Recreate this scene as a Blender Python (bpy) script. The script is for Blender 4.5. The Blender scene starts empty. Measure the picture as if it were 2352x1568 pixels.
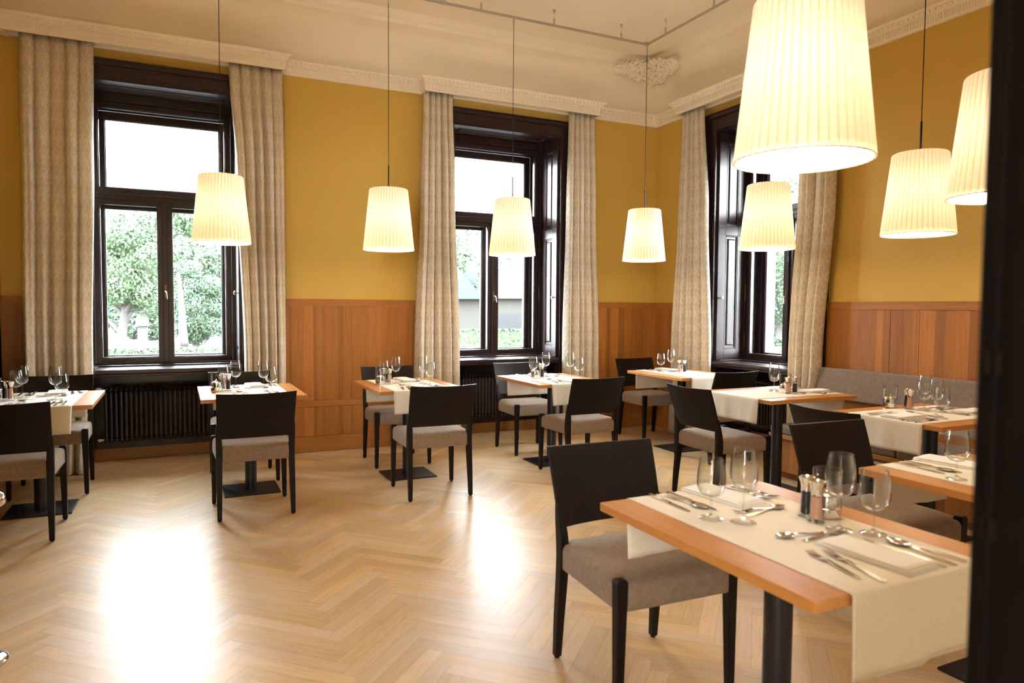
import bpy, bmesh, math, random
from math import pi, sin, cos, radians, sqrt, atan2
from mathutils import Vector, Matrix
random.seed(7)
S = bpy.context.scene
COL = S.collection

# ------------------------------------------------------------------ camera
cam_data = bpy.data.cameras.new('camera')
cam = bpy.data.objects.new('camera', cam_data)
COL.objects.link(cam)
YAW, PITCH, ROLL = 0.4448135, -0.0484598, 0.0069075
_F = Vector((sin(YAW)*cos(PITCH), cos(YAW)*cos(PITCH), sin(PITCH)))
_R = Vector((cos(YAW), -sin(YAW), 0))
_U = _R.cross(_F)
_R2 = cos(ROLL)*_R + sin(ROLL)*_U
_U2 = -sin(ROLL)*_R + cos(ROLL)*_U
M = Matrix((_R2, _U2, -_F)).transposed().to_4x4()
M.translation = (-5.07438, -6.76831, 1.38558)
cam.matrix_world = M
cam_data.sensor_width = 36
cam_data.lens = 36*1610.67/2352
cam_data.clip_start = 0.05
cam_data.clip_end = 2000
cam_data.dof.use_dof = True
cam_data.dof.focus_distance = 5.2
cam_data.dof.aperture_fstop = 3.2
S.camera = cam

# ------------------------------------------------------------------ colour management, sampling helpers
S.view_settings.view_transform = 'Standard'
S.view_settings.look = 'None'
S.view_settings.gamma = 1
S.view_settings.exposure = 1.54
S.view_settings.use_curve_mapping = False
cy = S.cycles
cy.use_denoising = True
cy.max_bounces = 12
cy.diffuse_bounces = 8
cy.glossy_bounces = 3
cy.transmission_bounces = 4
cy.transparent_max_bounces = 24
cy.caustics_reflective = False
cy.caustics_refractive = False
cy.sample_clamp_indirect = 5
cy.use_adaptive_sampling = True
cy.adaptive_threshold = 0.03

# ------------------------------------------------------------------ sky: bright flat overcast
SKY = 17.0
w = bpy.data.worlds.new('sky')
S.world = w
w.use_nodes = True
nt = w.node_tree
bg = nt.nodes['Background']
tc = nt.nodes.new('ShaderNodeTexCoord')
sx = nt.nodes.new('ShaderNodeSeparateXYZ')
rp = nt.nodes.new('ShaderNodeValToRGB')
nt.links.new(tc.outputs['Generated'], sx.inputs[0])
nt.links.new(sx.outputs['Z'], rp.inputs['Fac'])
rp.color_ramp.elements[0].position = 0.0
rp.color_ramp.elements[0].color = (0.93, 0.97, 1.0, 1)
rp.color_ramp.elements[1].position = 0.7
rp.color_ramp.elements[1].color = (0.80, 0.91, 1.0, 1)
nt.links.new(rp.outputs[0], bg.inputs['Color'])
bg.inputs['Strength'].default_value = SKY


def portal(loc, rot, sx_, sy_):
    """sampling portal in a window opening: adds no light, only guides sky sampling"""
    l = bpy.data.lights.new('window_sky_portal', 'AREA')
    l.shape = 'RECTANGLE'
    l.size = sx_
    l.size_y = sy_
    l.cycles.is_portal = True
    o = bpy.data.objects.new('window_sky_portal', l)
    o.location = loc
    o.rotation_euler = rot
    COL.objects.link(o)


portal((-5.17, 0.88, 2.0), (radians(-90), 0, 0), 1.3, 2.5)
portal((-1.90, 0.88, 2.0), (radians(-90), 0, 0), 1.3, 2.5)
portal((0.88, -1.655, 2.0), (radians(-90), 0, radians(-90)), 1.3, 2.5)
portal((-7.1, -9.32, 2.0), (radians(90), 0, 0), 0.9, 2.5)

# ------------------------------------------------------------------ materials


def nmat(name):
    m = bpy.data.materials.new(name)
    m.use_nodes = True
    t = m.node_tree
    return m, t, t.nodes['Principled BSDF']


def N(t, kind, **kw):
    n = t.nodes.new(kind)
    for k, v in kw.items():
        setattr(n, k, v)
    return n


def mix_rgb(t, fac, a, b, blend='MIX'):
    n = t.nodes.new('ShaderNodeMix')
    n.data_type = 'RGBA'
    n.blend_type = blend
    for sock, v in ((n.inputs[0], fac), (n.inputs[6], a), (n.inputs[7], b)):
        if hasattr(v, 'is_linked') or isinstance(v, bpy.types.NodeSocket):
            t.links.new(v, sock)
        elif isinstance(v, (int, float)):
            sock.default_value = v
        else:
            sock.default_value = (*v, 1)
    return n.outputs[2]


def math_n(t, op, a, b=None, c=None, clamp=False):
    n = t.nodes.new('ShaderNodeMath')
    n.operation = op
    n.use_clamp = clamp
    for i, v in enumerate((a, b, c)):
        if v is None:
            continue
        if isinstance(v, bpy.types.NodeSocket):
            t.links.new(v, n.inputs[i])
        else:
            n.inputs[i].default_value = v
    return n.outputs[0]


def coords(t, scale=(1, 1, 1), kind='Object', rot=(0, 0, 0)):
    tcn = N(t, 'ShaderNodeTexCoord')
    mp = N(t, 'ShaderNodeMapping')
    mp.inputs['Scale'].default_value = scale
    mp.inputs['Rotation'].default_value = rot
    t.links.new(tcn.outputs[kind], mp.inputs[0])
    return mp.outputs[0]


def noise(t, vec, scale, detail=3, rough=0.5, dist=0.0):
    n = N(t, 'ShaderNodeTexNoise')
    n.inputs['Scale'].default_value = scale
    n.inputs['Detail'].default_value = detail
    n.inputs['Roughness'].default_value = rough
    n.inputs['Distortion'].default_value = dist
    t.links.new(vec, n.inputs['Vector'])
    return n.outputs['Fac']


def ramp(t, fac, stops):
    n = N(t, 'ShaderNodeValToRGB')
    e = n.color_ramp.elements
    while len(e) < len(stops):
        e.new(0.5)
    for el, (p, cval) in zip(e, stops):
        el.position = p
        el.color = (*cval, 1) if len(cval) == 3 else cval
    t.links.new(fac, n.inputs[0])
    return n.outputs[0]


def bump(t, b, height, strength=0.2, dist=0.002):
    n = N(t, 'ShaderNodeBump')
    n.inputs['Strength'].default_value = strength
    n.inputs['Distance'].default_value = dist
    t.links.new(height, n.inputs['Height'])
    t.links.new(n.outputs[0], b.inputs['Normal'])


def flat(name, col, rough=0.5, metal=0.0, var=0.08, vscale=30, spec=0.5):
    m, t, b = nmat(name)
    f = noise(t, coords(t), vscale, 3)
    lo = tuple(c*(1-var) for c in col)
    hi = tuple(min(1, c*(1+var)) for c in col)
    t.links.new(mix_rgb(t, f, lo, hi), b.inputs['Base Color'])
    b.inputs['Roughness'].default_value = rough
    b.inputs['Metallic'].default_value = metal
    b.inputs['Specular IOR Level'].default_value = spec
    return m


def wood(name, dark, light, scale=(1, 1, 1), rough=0.4, fine=1.0, spec=0.5, bands=None, bmp=0.08):
    """grain runs along the axis whose scale is small"""
    m, t, b = nmat(name)
    v = coords(t, scale)
    f1 = noise(t, v, 6, 5, 0.6, 0.3)
    f2 = noise(t, v, 45*fine, 4, 0.6)
    f = math_n(t, 'ADD', math_n(t, 'MULTIPLY', f1, 0.65), math_n(t, 'MULTIPLY', f2, 0.35))
    colr = ramp(t, f, [(0.32, dark), (0.68, light)])
    if bands:
        v2 = coords(t, bands[0])
        vo = N(t, 'ShaderNodeTexVoronoi', feature='F1')
        vo.inputs['Scale'].default_value = bands[1]
        t.links.new(v2, vo.inputs['Vector'])
        sp = N(t, 'ShaderNodeSeparateColor')
        t.links.new(vo.outputs['Color'], sp.inputs[0])
        val = math_n(t, 'ADD', math_n(t, 'MULTIPLY', sp.outputs[0], 0.5), 0.75)
        hs = N(t, 'ShaderNodeHueSaturation')
        t.links.new(val, hs.inputs['Value'])
        t.links.new(colr, hs.inputs['Color'])
        colr = hs.outputs[0]
    t.links.new(colr, b.inputs['Base Color'])
    b.inputs['Roughness'].default_value = rough
    b.inputs['Specular IOR Level'].default_value = spec
    if bmp:
        bump(t, b, f2, bmp, 0.001)
    return m


def fabric(name, col, rough=0.9, scale=500, contrast=0.25, bumps=0.3, axes=(1, 1, 1)):
    m, t, b = nmat(name)
    v = coords(t, axes)
    f = noise(t, v, scale, 2, 0.6)
    g = noise(t, v, scale*0.1, 3)
    ff = math_n(t, 'ADD', math_n(t, 'MULTIPLY', f, 0.7), math_n(t, 'MULTIPLY', g, 0.3))
    lo = tuple(c*(1-contrast) for c in col)
    hi = tuple(min(1, c*(1+contrast)) for c in col)
    t.links.new(ramp(t, ff, [(0.35, lo), (0.65, hi)]), b.inputs['Base Color'])
    b.inputs['Roughness'].default_value = rough
    b.inputs['Specular IOR Level'].default_value = 0.2
    b.inputs['Sheen Weight'].default_value = 0.15
    bump(t, b, f, bumps, 0.001)
    return m


def thin_glass(name, tint=(0.97, 0.98, 0.98), lo=0.025, hi=0.9, power=2.2, rough=0.01):
    m, t, b = nmat(name)
    t.nodes.remove(b)
    out = t.nodes['Material Output']
    tr = N(t, 'ShaderNodeBsdfTransparent')
    tr.inputs[0].default_value = (*tint, 1)
    gl = N(t, 'ShaderNodeBsdfGlossy')
    gl.inputs['Roughness'].default_value = rough
    lw = N(t, 'ShaderNodeLayerWeight')
    lw.inputs[0].default_value = 0.5
    f = math_n(t, 'POWER', lw.outputs['Facing'], power)
    f = math_n(t, 'ADD', math_n(t, 'MULTIPLY', f, hi), lo, clamp=True)
    ms = N(t, 'ShaderNodeMixShader')
    t.links.new(f, ms.inputs[0])
    t.links.new(tr.outputs[0], ms.inputs[1])
    t.links.new(gl.outputs[0], ms.inputs[2])
    t.links.new(ms.outputs[0], out.inputs['Surface'])
    return m


MAT = {}
MAT['plaster_warm'] = flat('plaster_warm', (0.84, 0.76, 0.61), 0.85, var=0.03, vscale=4)
MAT['plaster_white'] = flat('plaster_white', (0.86, 0.79, 0.66), 0.8, var=0.02, vscale=8)
MAT['plaster_out'] = flat('plaster_out', (0.75, 0.75, 0.72), 0.9, var=0.04, vscale=6)


def wallpaper():
    m, t, b = nmat('mustard_wall_covering')
    v = coords(t, (14, 14, 260))
    f = noise(t, v, 3, 3, 0.6)
    v2 = coords(t, (260, 260, 20))
    f2 = noise(t, v2, 2, 2, 0.6)
    ff = math_n(t, 'ADD', math_n(t, 'MULTIPLY', f, 0.6), math_n(t, 'MULTIPLY', f2, 0.4))
    t.links.new(ramp(t, ff, [(0.3, (0.56, 0.365, 0.066)), (0.7, (0.63, 0.415, 0.086))]), b.inputs['Base Color'])
    b.inputs['Roughness'].default_value = 0.7
    bump(t, b, f, 0.1, 0.001)
    return m


MAT['mustard'] = wallpaper()
MAT['panel'] = wood('cherry_panel_wood', (0.29, 0.105, 0.019), (0.43, 0.17, 0.033), (9, 9, 0.5), 0.38, bands=((7, 7, 0.01), 1.3))
MAT['panel_h'] = wood('cherry_rail_wood', (0.30, 0.112, 0.020), (0.44, 0.175, 0.035), (0.5, 0.5, 9), 0.38)
MAT['baselight'] = wood('oak_skirting_wood', (0.33, 0.14, 0.03), (0.46, 0.22, 0.06), (0.5, 0.5, 9), 0.4)
MAT['table'] = wood('beech_table_wood', (0.44, 0.178, 0.042), (0.58, 0.262, 0.068), (9, 0.5, 9), 0.33)
MAT['table_x'] = wood('beech_table_wood_cross', (0.44, 0.178, 0.042), (0.58, 0.262, 0.068), (0.5, 9, 9), 0.33)
MAT['darkwood'] = wood('wenge_stained_wood', (0.006, 0.0035, 0.0025), (0.014, 0.0085, 0.006), (6, 6, 0.6), 0.45, spec=0.2)
MAT['windowwood'] = wood('brown_varnished_window_wood', (0.019, 0.0080, 0.0075), (0.034, 0.016, 0.0145), (6, 6, 0.5), 0.30, spec=0.4, bmp=0.0)
MAT['jambwood'] = wood('black_brown_door_wood', (0.003, 0.002, 0.0014), (0.006, 0.004, 0.003), (6, 6, 0.5), 0.5, spec=0.1, bmp=0)
MAT['lining'] = flat('matte_brown_window_lining', (0.010, 0.006, 0.0055), 0.7, spec=0.15)
MAT['radiator'] = flat('dark_brown_radiator_paint', (0.030, 0.018, 0.012), 0.35)
MAT['iron'] = flat('black_powder_coated_steel', (0.010, 0.010, 0.013), 0.38, var=0.15, vscale=200)
MAT['chrome'] = flat('polished_chrome', (0.75, 0.73, 0.70), 0.10, 1.0, 0.02)
MAT['steel'] = flat('polished_cutlery_steel', (0.70, 0.68, 0.64), 0.13, 1.0, 0.03)
MAT['satin'] = flat('satin_metal', (0.55, 0.52, 0.47), 0.32, 1.0, 0.05)
MAT['brass'] = flat('aged_brass', (0.16, 0.10, 0.05), 0.35, 1.0, 0.08)
MAT['seat'] = fabric('taupe_seat_weave', (0.245, 0.175, 0.118), scale=420, contrast=0.3)
MAT['bench'] = fabric('grey_bench_weave', (0.205, 0.155, 0.12), scale=420, contrast=0.25)
MAT['linen'] = fabric('cream_linen_runner', (0.80, 0.74, 0.62), scale=900, contrast=0.05, bumps=0.12)
MAT['napkin'] = fabric('white_napkin_cotton', (0.86, 0.83, 0.78), scale=1200, contrast=0.03, bumps=0.08)
MAT['hem'] = fabric('cream_hem_stitch', (0.70, 0.62, 0.47), scale=900, contrast=0.05, bumps=0.1)
MAT['glass'] = thin_glass('clear_wine_glass')
MAT['glass_solid'] = thin_glass('clear_glass_stem', (0.95, 0.96, 0.96), 0.022, 0.8, 1.8, 0.03)
MAT['pane'] = thin_glass('window_pane_glass', (0.985, 0.99, 0.99), 0.008, 0.6, 4.0, 0.0)
MAT['pink_salt'] = flat('pink_rock_salt', (0.72, 0.40, 0.27), 0.7, var=0.35, vscale=260)
MAT['pepper'] = flat('black_peppercorns', (0.025, 0.018, 0.014), 0.6, var=0.6, vscale=260)
MAT['white_plastic'] = flat('white_thermostat_plastic', (0.72, 0.68, 0.62), 0.4)
MAT['black_cable'] = flat('black_cable', (0.006, 0.005, 0.005), 0.5)
MAT['rail_metal'] = flat('pale_rail_metal', (0.50, 0.45, 0.37), 0.4, 0.2, 0.05)


def curtain_mat():
    m, t, b = nmat('beige_damask_curtain')
    uv = N(t, 'ShaderNodeTexCoord').outputs['UV']
    sp = N(t, 'ShaderNodeSeparateXYZ')
    t.links.new(uv, sp.inputs[0])
    u, v = sp.outputs[0], sp.outputs[1]
    a = math_n(t, 'MULTIPLY', u, 2*pi/0.11)
    c = math_n(t, 'MULTIPLY', v, 2*pi/0.15)
    s1 = math_n(t, 'SINE', math_n(t, 'ADD', a, math_n(t, 'MULTIPLY', math_n(t, 'SINE', c), 2.1)))
    s2 = math_n(t, 'SINE', math_n(t, 'ADD', c, math_n(t, 'MULTIPLY', math_n(t, 'SINE', a), 2.4)))
    s3 = math_n(t, 'SINE', math_n(t, 'ADD', math_n(t, 'MULTIPLY', a, 3.0), math_n(t, 'MULTIPLY', math_n(t, 'COSINE', math_n(t, 'MULTIPLY', c, 2.0)), 3.0)))
    s4 = math_n(t, 'SINE', math_n(t, 'ADD', math_n(t, 'MULTIPLY', c, 3.0), math_n(t, 'MULTIPLY', math_n(t, 'COSINE', math_n(t, 'MULTIPLY', a, 2.0)), 2.5)))
    p = math_n(t, 'ADD', math_n(t, 'MULTIPLY', s1, s2), math_n(t, 'MULTIPLY', math_n(t, 'MULTIPLY', s3, s4), 0.9))
    f = ramp(t, math_n(t, 'ADD', math_n(t, 'MULTIPLY', p, 0.25), 0.5), [(0.46, (0, 0, 0)), (0.56, (1, 1, 1))])
    fine = noise(t, coords(t), 400, 2)
    base = mix_rgb(t, f, (0.66, 0.57, 0.44), (0.80, 0.72, 0.58))
    colr = mix_rgb(t, math_n(t, 'MULTIPLY', fine, 0.20), base, (0.50, 0.41, 0.32))
    t.links.new(colr, b.inputs['Base Color'])
    b.inputs['Roughness'].default_value = 0.75
    b.inputs['Sheen Weight'].default_value = 0.2
    out = t.nodes['Material Output']
    tr = N(t, 'ShaderNodeBsdfTranslucent')
    t.links.new(colr, tr.inputs[0])
    ms = N(t, 'ShaderNodeMixShader')
    ms.inputs[0].default_value = 0.18
    t.links.new(b.outputs[0], ms.inputs[1])
    t.links.new(tr.outputs[0], ms.inputs[2])
    t.links.new(ms.outputs[0], out.inputs['Surface'])
    return m


MAT['curtain'] = curtain_mat()


def shade_mat():
    m, t, b = nmat('cream_pleated_lampshade')
    out = t.nodes['Material Output']
    b.inputs['Base Color'].default_value = (0.80, 0.70, 0.52, 1)
    sp = N(t, 'ShaderNodeSeparateXYZ')
    t.links.new(coords(t), sp.inputs[0])
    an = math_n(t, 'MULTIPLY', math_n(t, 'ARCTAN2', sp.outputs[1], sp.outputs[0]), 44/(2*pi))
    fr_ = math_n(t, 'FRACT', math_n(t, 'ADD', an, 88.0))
    # pleat shading painted into the colour, darker where the cloth lies double
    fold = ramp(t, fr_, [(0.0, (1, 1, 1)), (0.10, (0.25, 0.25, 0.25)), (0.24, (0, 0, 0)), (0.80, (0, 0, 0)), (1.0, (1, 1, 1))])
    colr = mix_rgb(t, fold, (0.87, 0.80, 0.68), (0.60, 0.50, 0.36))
    t.links.new(colr, b.inputs['Base Color'])
    b.inputs['Roughness'].default_value = 0.8
    tr = N(t, 'ShaderNodeBsdfTranslucent')
    t.links.new(colr, tr.inputs[0])
    ms = N(t, 'ShaderNodeMixShader')
    ms.inputs[0].default_value = 0.13
    t.links.new(b.outputs[0], ms.inputs[1])
    t.links.new(tr.outputs[0], ms.inputs[2])
    t.links.new(ms.outputs[0], out.inputs['Surface'])
    return m


MAT['shade'] = shade_mat()


def diffuser_mat():
    m, t, b = nmat('glowing_lamp_diffuser')
    b.inputs['Base Color'].default_value = (0.9, 0.85, 0.75, 1)
    b.inputs['Emission Color'].default_value = (1.0, 0.80, 0.58, 1)
    b.inputs['Emission Strength'].default_value = 5.0
    return m


MAT['diffuser'] = diffuser_mat()

MAT['glow_baffle'] = flat('white_glow_baffle', (0.8, 0.75, 0.65), 0.7)
hg, _t, _b = nmat('fill_globe_glow')  # glow of the fill lamp added in the hall
_b.inputs['Emission Color'].default_value = (1.0, 0.86, 0.68, 1)
_b.inputs['Emission Strength'].default_value = 1.5
MAT['fill_globe'] = hg


def floor_mat():
    m, t, b = nmat('oak_herringbone_parquet')
    uvn = N(t, 'ShaderNodeTexCoord')
    at = N(t, 'ShaderNodeAttribute', attribute_name='plank')
    sp = N(t, 'ShaderNodeSeparateXYZ')
    t.links.new(uvn.outputs['UV'], sp.inputs[0])
    rnd = at.outputs['Fac']
    off = N(t, 'ShaderNodeCombineXYZ')
    t.links.new(math_n(t, 'ADD', math_n(t, 'MULTIPLY', sp.outputs[0], 1.3), math_n(t, 'MULTIPLY', rnd, 91.0)), off.inputs[0])
    t.links.new(math_n(t, 'MULTIPLY', sp.outputs[1], 16.0), off.inputs[1])
    t.links.new(math_n(t, 'MULTIPLY', rnd, 37.0), off.inputs[2])
    g1 = noise(t, off.outputs[0], 2.2, 4, 0.6, 0.8)
    g2 = noise(t, off.outputs[0], 14, 4, 0.65)
    g = math_n(t, 'ADD', math_n(t, 'MULTIPLY', g1, 0.5), math_n(t, 'MULTIPLY', g2, 0.5))
    grain = ramp(t, g, [(0.28, (0.48, 0.315, 0.150)), (0.50, (0.59, 0.41, 0.225)), (0.74, (0.66, 0.485, 0.295))])
    wn = N(t, 'ShaderNodeTexWhiteNoise', noise_dimensions='1D')
    t.links.new(rnd, wn.inputs['W'])
    hs = N(t, 'ShaderNodeHueSaturation')
    t.links.new(math_n(t, 'ADD', math_n(t, 'MULTIPLY', rnd, 0.20), 0.89), hs.inputs['Value'])
    t.links.new(math_n(t, 'ADD', math_n(t, 'MULTIPLY', wn.outputs['Value'], 0.25), 0.9), hs.inputs['Saturation'])
    t.links.new(grain, hs.inputs['Color'])
    # seam line near the plank edges (uv in metres, 0..0.51 x 0..0.0729)
    d1 = math_n(t, 'MINIMUM', sp.outputs[0], math_n(t, 'SUBTRACT', 0.51, sp.outputs[0]))
    d2 = math_n(t, 'MINIMUM', sp.outputs[1], math_n(t, 'SUBTRACT', 0.51/7, sp.outputs[1]))
    d = math_n(t, 'MINIMUM', d1, d2)
    seam = math_n(t, 'LESS_THAN', d, 0.0007)
    colr = mix_rgb(t, math_n(t, 'MULTIPLY', seam, 0.55), hs.outputs[0], (0.16, 0.08, 0.03))
    t.links.new(colr, b.inputs['Base Color'])
    big = noise(t, coords(t), 1.6, 4)
    t.links.new(math_n(t, 'ADD', math_n(t, 'MULTIPLY', big, 0.10), 0.29), b.inputs['Roughness'])
    b.inputs['Specular IOR Level'].default_value = 0.20
    b.inputs['IOR'].default_value = 1.4
    b.inputs['Coat Weight'].default_value = 0.12
    b.inputs['Coat Roughness'].default_value = 0.48
    b.inputs['Coat IOR'].default_value = 1.4
    bump(t, b, math_n(t, 'ADD', math_n(t, 'MULTIPLY', g2, 0.5), math_n(t, 'MULTIPLY', noise(t, coords(t), 7, 2), 1.0)), 0.10, 0.002)
    return m


MAT['floor'] = floor_mat()


def leaf_mat(name, c1, c2):
    m, t, b = nmat(name)
    f = noise(t, coords(t), 1.2, 3)
    colr = mix_rgb(t, f, c1, c2)
    t.links.new(colr, b.inputs['Base Color'])
    b.inputs['Roughness'].default_value = 0.6
    return m


MAT['leaf_a'] = leaf_mat('light_green_leaves', (0.0273, 0.0528, 0.0198), (0.0426, 0.0750, 0.0298))  # outdoor colours darkened well below natural to offset the strong sky
MAT['leaf_b'] = leaf_mat('mid_green_leaves', (0.0218, 0.0438, 0.0198), (0.0338, 0.0612, 0.0278))
MAT['leaf_c'] = leaf_mat('dark_red_leaves', (0.0310, 0.0260, 0.0236), (0.0422, 0.0341, 0.0310))
MAT['hedge'] = leaf_mat('clipped_hedge_leaves', (0.0251, 0.0514, 0.0149), (0.0392, 0.0729, 0.0223))
MAT['bark'] = flat('grey_bark', (0.0465, 0.0434, 0.0391), 0.9, var=0.3, vscale=12)
MAT['asphalt'] = flat('pale_asphalt', (0.0216, 0.0216, 0.0209), 0.9, var=0.08, vscale=2)
MAT['white_paint'] = flat('white_car_paint', (0.0383, 0.0405, 0.0418), 0.3)
MAT['red_paint'] = flat('orange_red_car_paint', (0.0585, 0.0135, 0.0063), 0.3)
MAT['car_glass'] = flat('car_window_glass', (0.03, 0.036, 0.04), 0.2)
MAT['tyre'] = flat('black_tyre', (0.012, 0.012, 0.012), 0.8)
MAT['stone'] = flat('white_stone', (0.0360, 0.0353, 0.0331), 0.8)
MAT['flag'] = flat('white_flag_cloth', (0.0495, 0.0473, 0.0383), 0.8)
MAT['flag_yellow'] = flat('pale_yellow_flag_cloth', (0.0450, 0.0351, 0.0158), 0.8)
MAT['house'] = flat('cream_render', (0.0324, 0.0295, 0.0238), 0.9)
MAT['roof_pale'] = flat('pale_metal_roof', (0.0223, 0.0281, 0.0277), 0.5)
MAT['roof_green'] = flat('dark_green_gable_cladding', (0.0054, 0.0135, 0.0131), 0.6)
MAT['fence'] = flat('grey_wood_fence', (0.0166, 0.0155, 0.0162), 0.9, var=0.2, vscale=10)
MAT['hill'] = flat('distant_hazed_hill', (0.0324, 0.0360, 0.0360), 1.0, var=0.05, vscale=0.01)  # aerial haze put into the pale base colour

# ------------------------------------------------------------------ mesh helpers


class MB:
    """collects shapes into one mesh"""

    def __init__(s):
        s.v = []
        s.f = []
        s.uv = {}

    def add(s, verts, faces, T=None):
        o = len(s.v)
        for p in verts:
            p = Vector(p)
            s.v.append(T @ p if T is not None else p)
        for f in faces:
            s.f.append(tuple(i+o for i in f))
        return o

    def box(s, x0, x1, y0, y1, z0, z1, T=None):
        vs = [(x, y, z) for z in (z0, z1) for y in (y0, y1) for x in (x0, x1)]
        fs = [(0, 2, 3, 1), (4, 5, 7, 6), (0, 1, 5, 4), (2, 6, 7, 3), (0, 4, 6, 2), (1, 3, 7, 5)]
        s.add(vs, fs, T)
        return s

    def hexa(s, a, b, T=None):
        """a, b: two quads (bottom and top, same winding ccw seen from above)"""
        s.add(list(a)+list(b), [(3, 2, 1, 0), (4, 5, 6, 7), (0, 1, 5, 4), (1, 2, 6, 5), (2, 3, 7, 6), (3, 0, 4, 7)], T)
        return s

    def lathe(s, prof, seg=32, T=None, capb=False, capt=False, mod=None):
        n = len(prof)
        vs = []
        for r, z in prof:
            for k in range(seg):
                a = 2*pi*k/seg
                rr = r*(mod(k) if mod else 1)
                vs.append((rr*cos(a), rr*sin(a), z))
        fs = []
        for i in range(n-1):
            for k in range(seg):
                k2 = (k+1) % seg
                fs.append((i*seg+k, i*seg+k2, (i+1)*seg+k2, (i+1)*seg+k))
        if capb:
            fs.append(tuple(reversed(range(seg))))
        if capt:
            fs.append(tuple(range((n-1)*seg, n*seg)))
        s.add(vs, fs, T)
        return s

    def cyl(s, r, z0, z1, seg=20, T=None, r2=None):
        return s.lathe([(r, z0), (r if r2 is None else r2, z1)], seg, T, True, True)

    def tube(s, pts, r, seg=8, cap=True):
        pts = [Vector(p) for p in pts]
        rs = r if isinstance(r, (list, tuple)) else [r]*len(pts)
        rings = []
        up = None
        for i, p in enumerate(pts):
            d = (pts[min(i+1, len(pts)-1)]-pts[max(i-1, 0)]).normalized()
            if up is None:
                up = Vector((0, 0, 1)) if abs(d.z) < 0.9 else Vector((1, 0, 0))
            a = d.cross(up).normalized()
            b = a.cross(d).normalized()
            up = b
            rings.append([p+rs[i]*(cos(2*pi*k/seg)*a+sin(2*pi*k/seg)*b) for k in range(seg)])
        vs = [q for ring in rings for q in ring]
        fs = []
        for i in range(len(pts)-1):
            for k in range(seg):
                k2 = (k+1) % seg
                fs.append((i*seg+k, (i+1)*seg+k, (i+1)*seg+k2, i*seg+k2))
        if cap:
            fs.append(tuple(range(seg)))
            fs.append(tuple(reversed(range((len(pts)-1)*seg, len(pts)*seg))))
        s.add(vs, fs)
        return s

    def sphere(s, c, r, seg=12, T=None):
        prof = [(max(1e-4, r*sin(pi*i/(seg//2))), -r*cos(pi*i/(seg//2))) for i in range(seg//2+1)]
        TT = Matrix.Translation(c)
        return s.lathe(prof, seg, T @ TT if T is not None else TT, True, True)

    def extrude_profile(s, prof, p0, p1, out, cap=True):
        """profile points (d, z): d along 'out', swept from p0 to p1"""
        p0, p1, out = Vector(p0), Vector(p1), Vector(out)
        n = len(prof)
        vs = [p0+out*d+Vector((0, 0, z)) for d, z in prof]+[p1+out*d+Vector((0, 0, z)) for d, z in prof]
        fs = [(i, i+1, n+i+1, n+i) for i in range(n-1)]
        if cap:
            fs += [tuple(reversed(range(n))), tuple(range(n, 2*n))]
        s.add(vs, fs)
        return s

    def build(s, name, mat, parent=None, smooth=None, bevel=0.0, T=None, solid=0.0):
        me = bpy.data.meshes.new(name)
        vs = [T @ v for v in s.v] if T is not None else s.v
        me.from_pydata([tuple(v) for v in vs], [], s.f)
        bm = bmesh.new()
        bm.from_mesh(me)
        bmesh.ops.recalc_face_normals(bm, faces=bm.faces)
        bm.to_mesh(me)
        bm.free()
        me.materials.append(mat)
        if smooth:
            me.shade_smooth()
            me.set_sharp_from_angle(angle=radians(smooth))
        o = bpy.data.objects.new(name, me)
        COL.objects.link(o)
        if bevel:
            md = o.modifiers.new('bevel', 'BEVEL')
            md.width = bevel
            md.segments = 2
            md.limit_method = 'ANGLE'
            md.angle_limit = radians(40)
        if solid:
            md = o.modifiers.new('solid', 'SOLIDIFY')
            md.thickness = solid
            md.offset = 0
        if parent is not None:
            o.parent = parent
        return o


def empty(name, loc=(0, 0, 0), rz=0.0):
    o = bpy.data.objects.new(name, None)
    o.empty_display_size = 0.1
    o.location = loc
    o.rotation_euler = (0, 0, rz)
    COL.objects.link(o)
    return o


def tag(o, label, cat, group=None, kind=None):
    o['label'] = label
    o['category'] = cat
    if group:
        o['group'] = group
    if kind:
        o['kind'] = kind
    return o


def struct(o, label=None):
    o['kind'] = 'structure'
    if label:
        o['label'] = label
    return o


def copy_tree(o, parent=None):
    c = o.copy()
    COL.objects.link(c)
    if parent is not None:
        c.parent = parent
    for ch in list(o.children):
        copy_tree(ch, c)
    return c


class Kind:
    """first use places the original, later uses place copies"""

    def __init__(s, maker):
        s.maker = maker
        s.proto = None

    def put(s, loc, rz, label, cat, group):
        if s.proto is None:
            o = s.proto = s.maker()
        else:
            o = copy_tree(s.proto)
        o.location = loc
        o.rotation_euler = (0, 0, rz)
        return tag(o, label, cat, group)


# ------------------------------------------------------------------ room constants (metres; corner of back and right wall at 0,0)
XL, YF, ZC = -6.34, -6.335, 4.115            # left wall, front (camera side) wall, flat ceiling
WT = 0.80                                    # outer wall thickness
HW = 0.625                                   # half width of the window openings
SOF = 3.235                                  # soffit height of the openings
W1, W2, W3 = -5.17, -1.90, -1.655
RZ = Matrix.Rotation(radians(-90), 4, 'Z')   # local x -> -y, local y -> +x (right wall)

# ------------------------------------------------------------------ floor: herringbone planks
L_, n_ = 0.51, 7
W_ = L_/n_
me_v, me_f, me_uv, me_r = [], [], [], []
c45 = sqrt(0.5)
X0, Y0 = -4.487, -3.70


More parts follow.
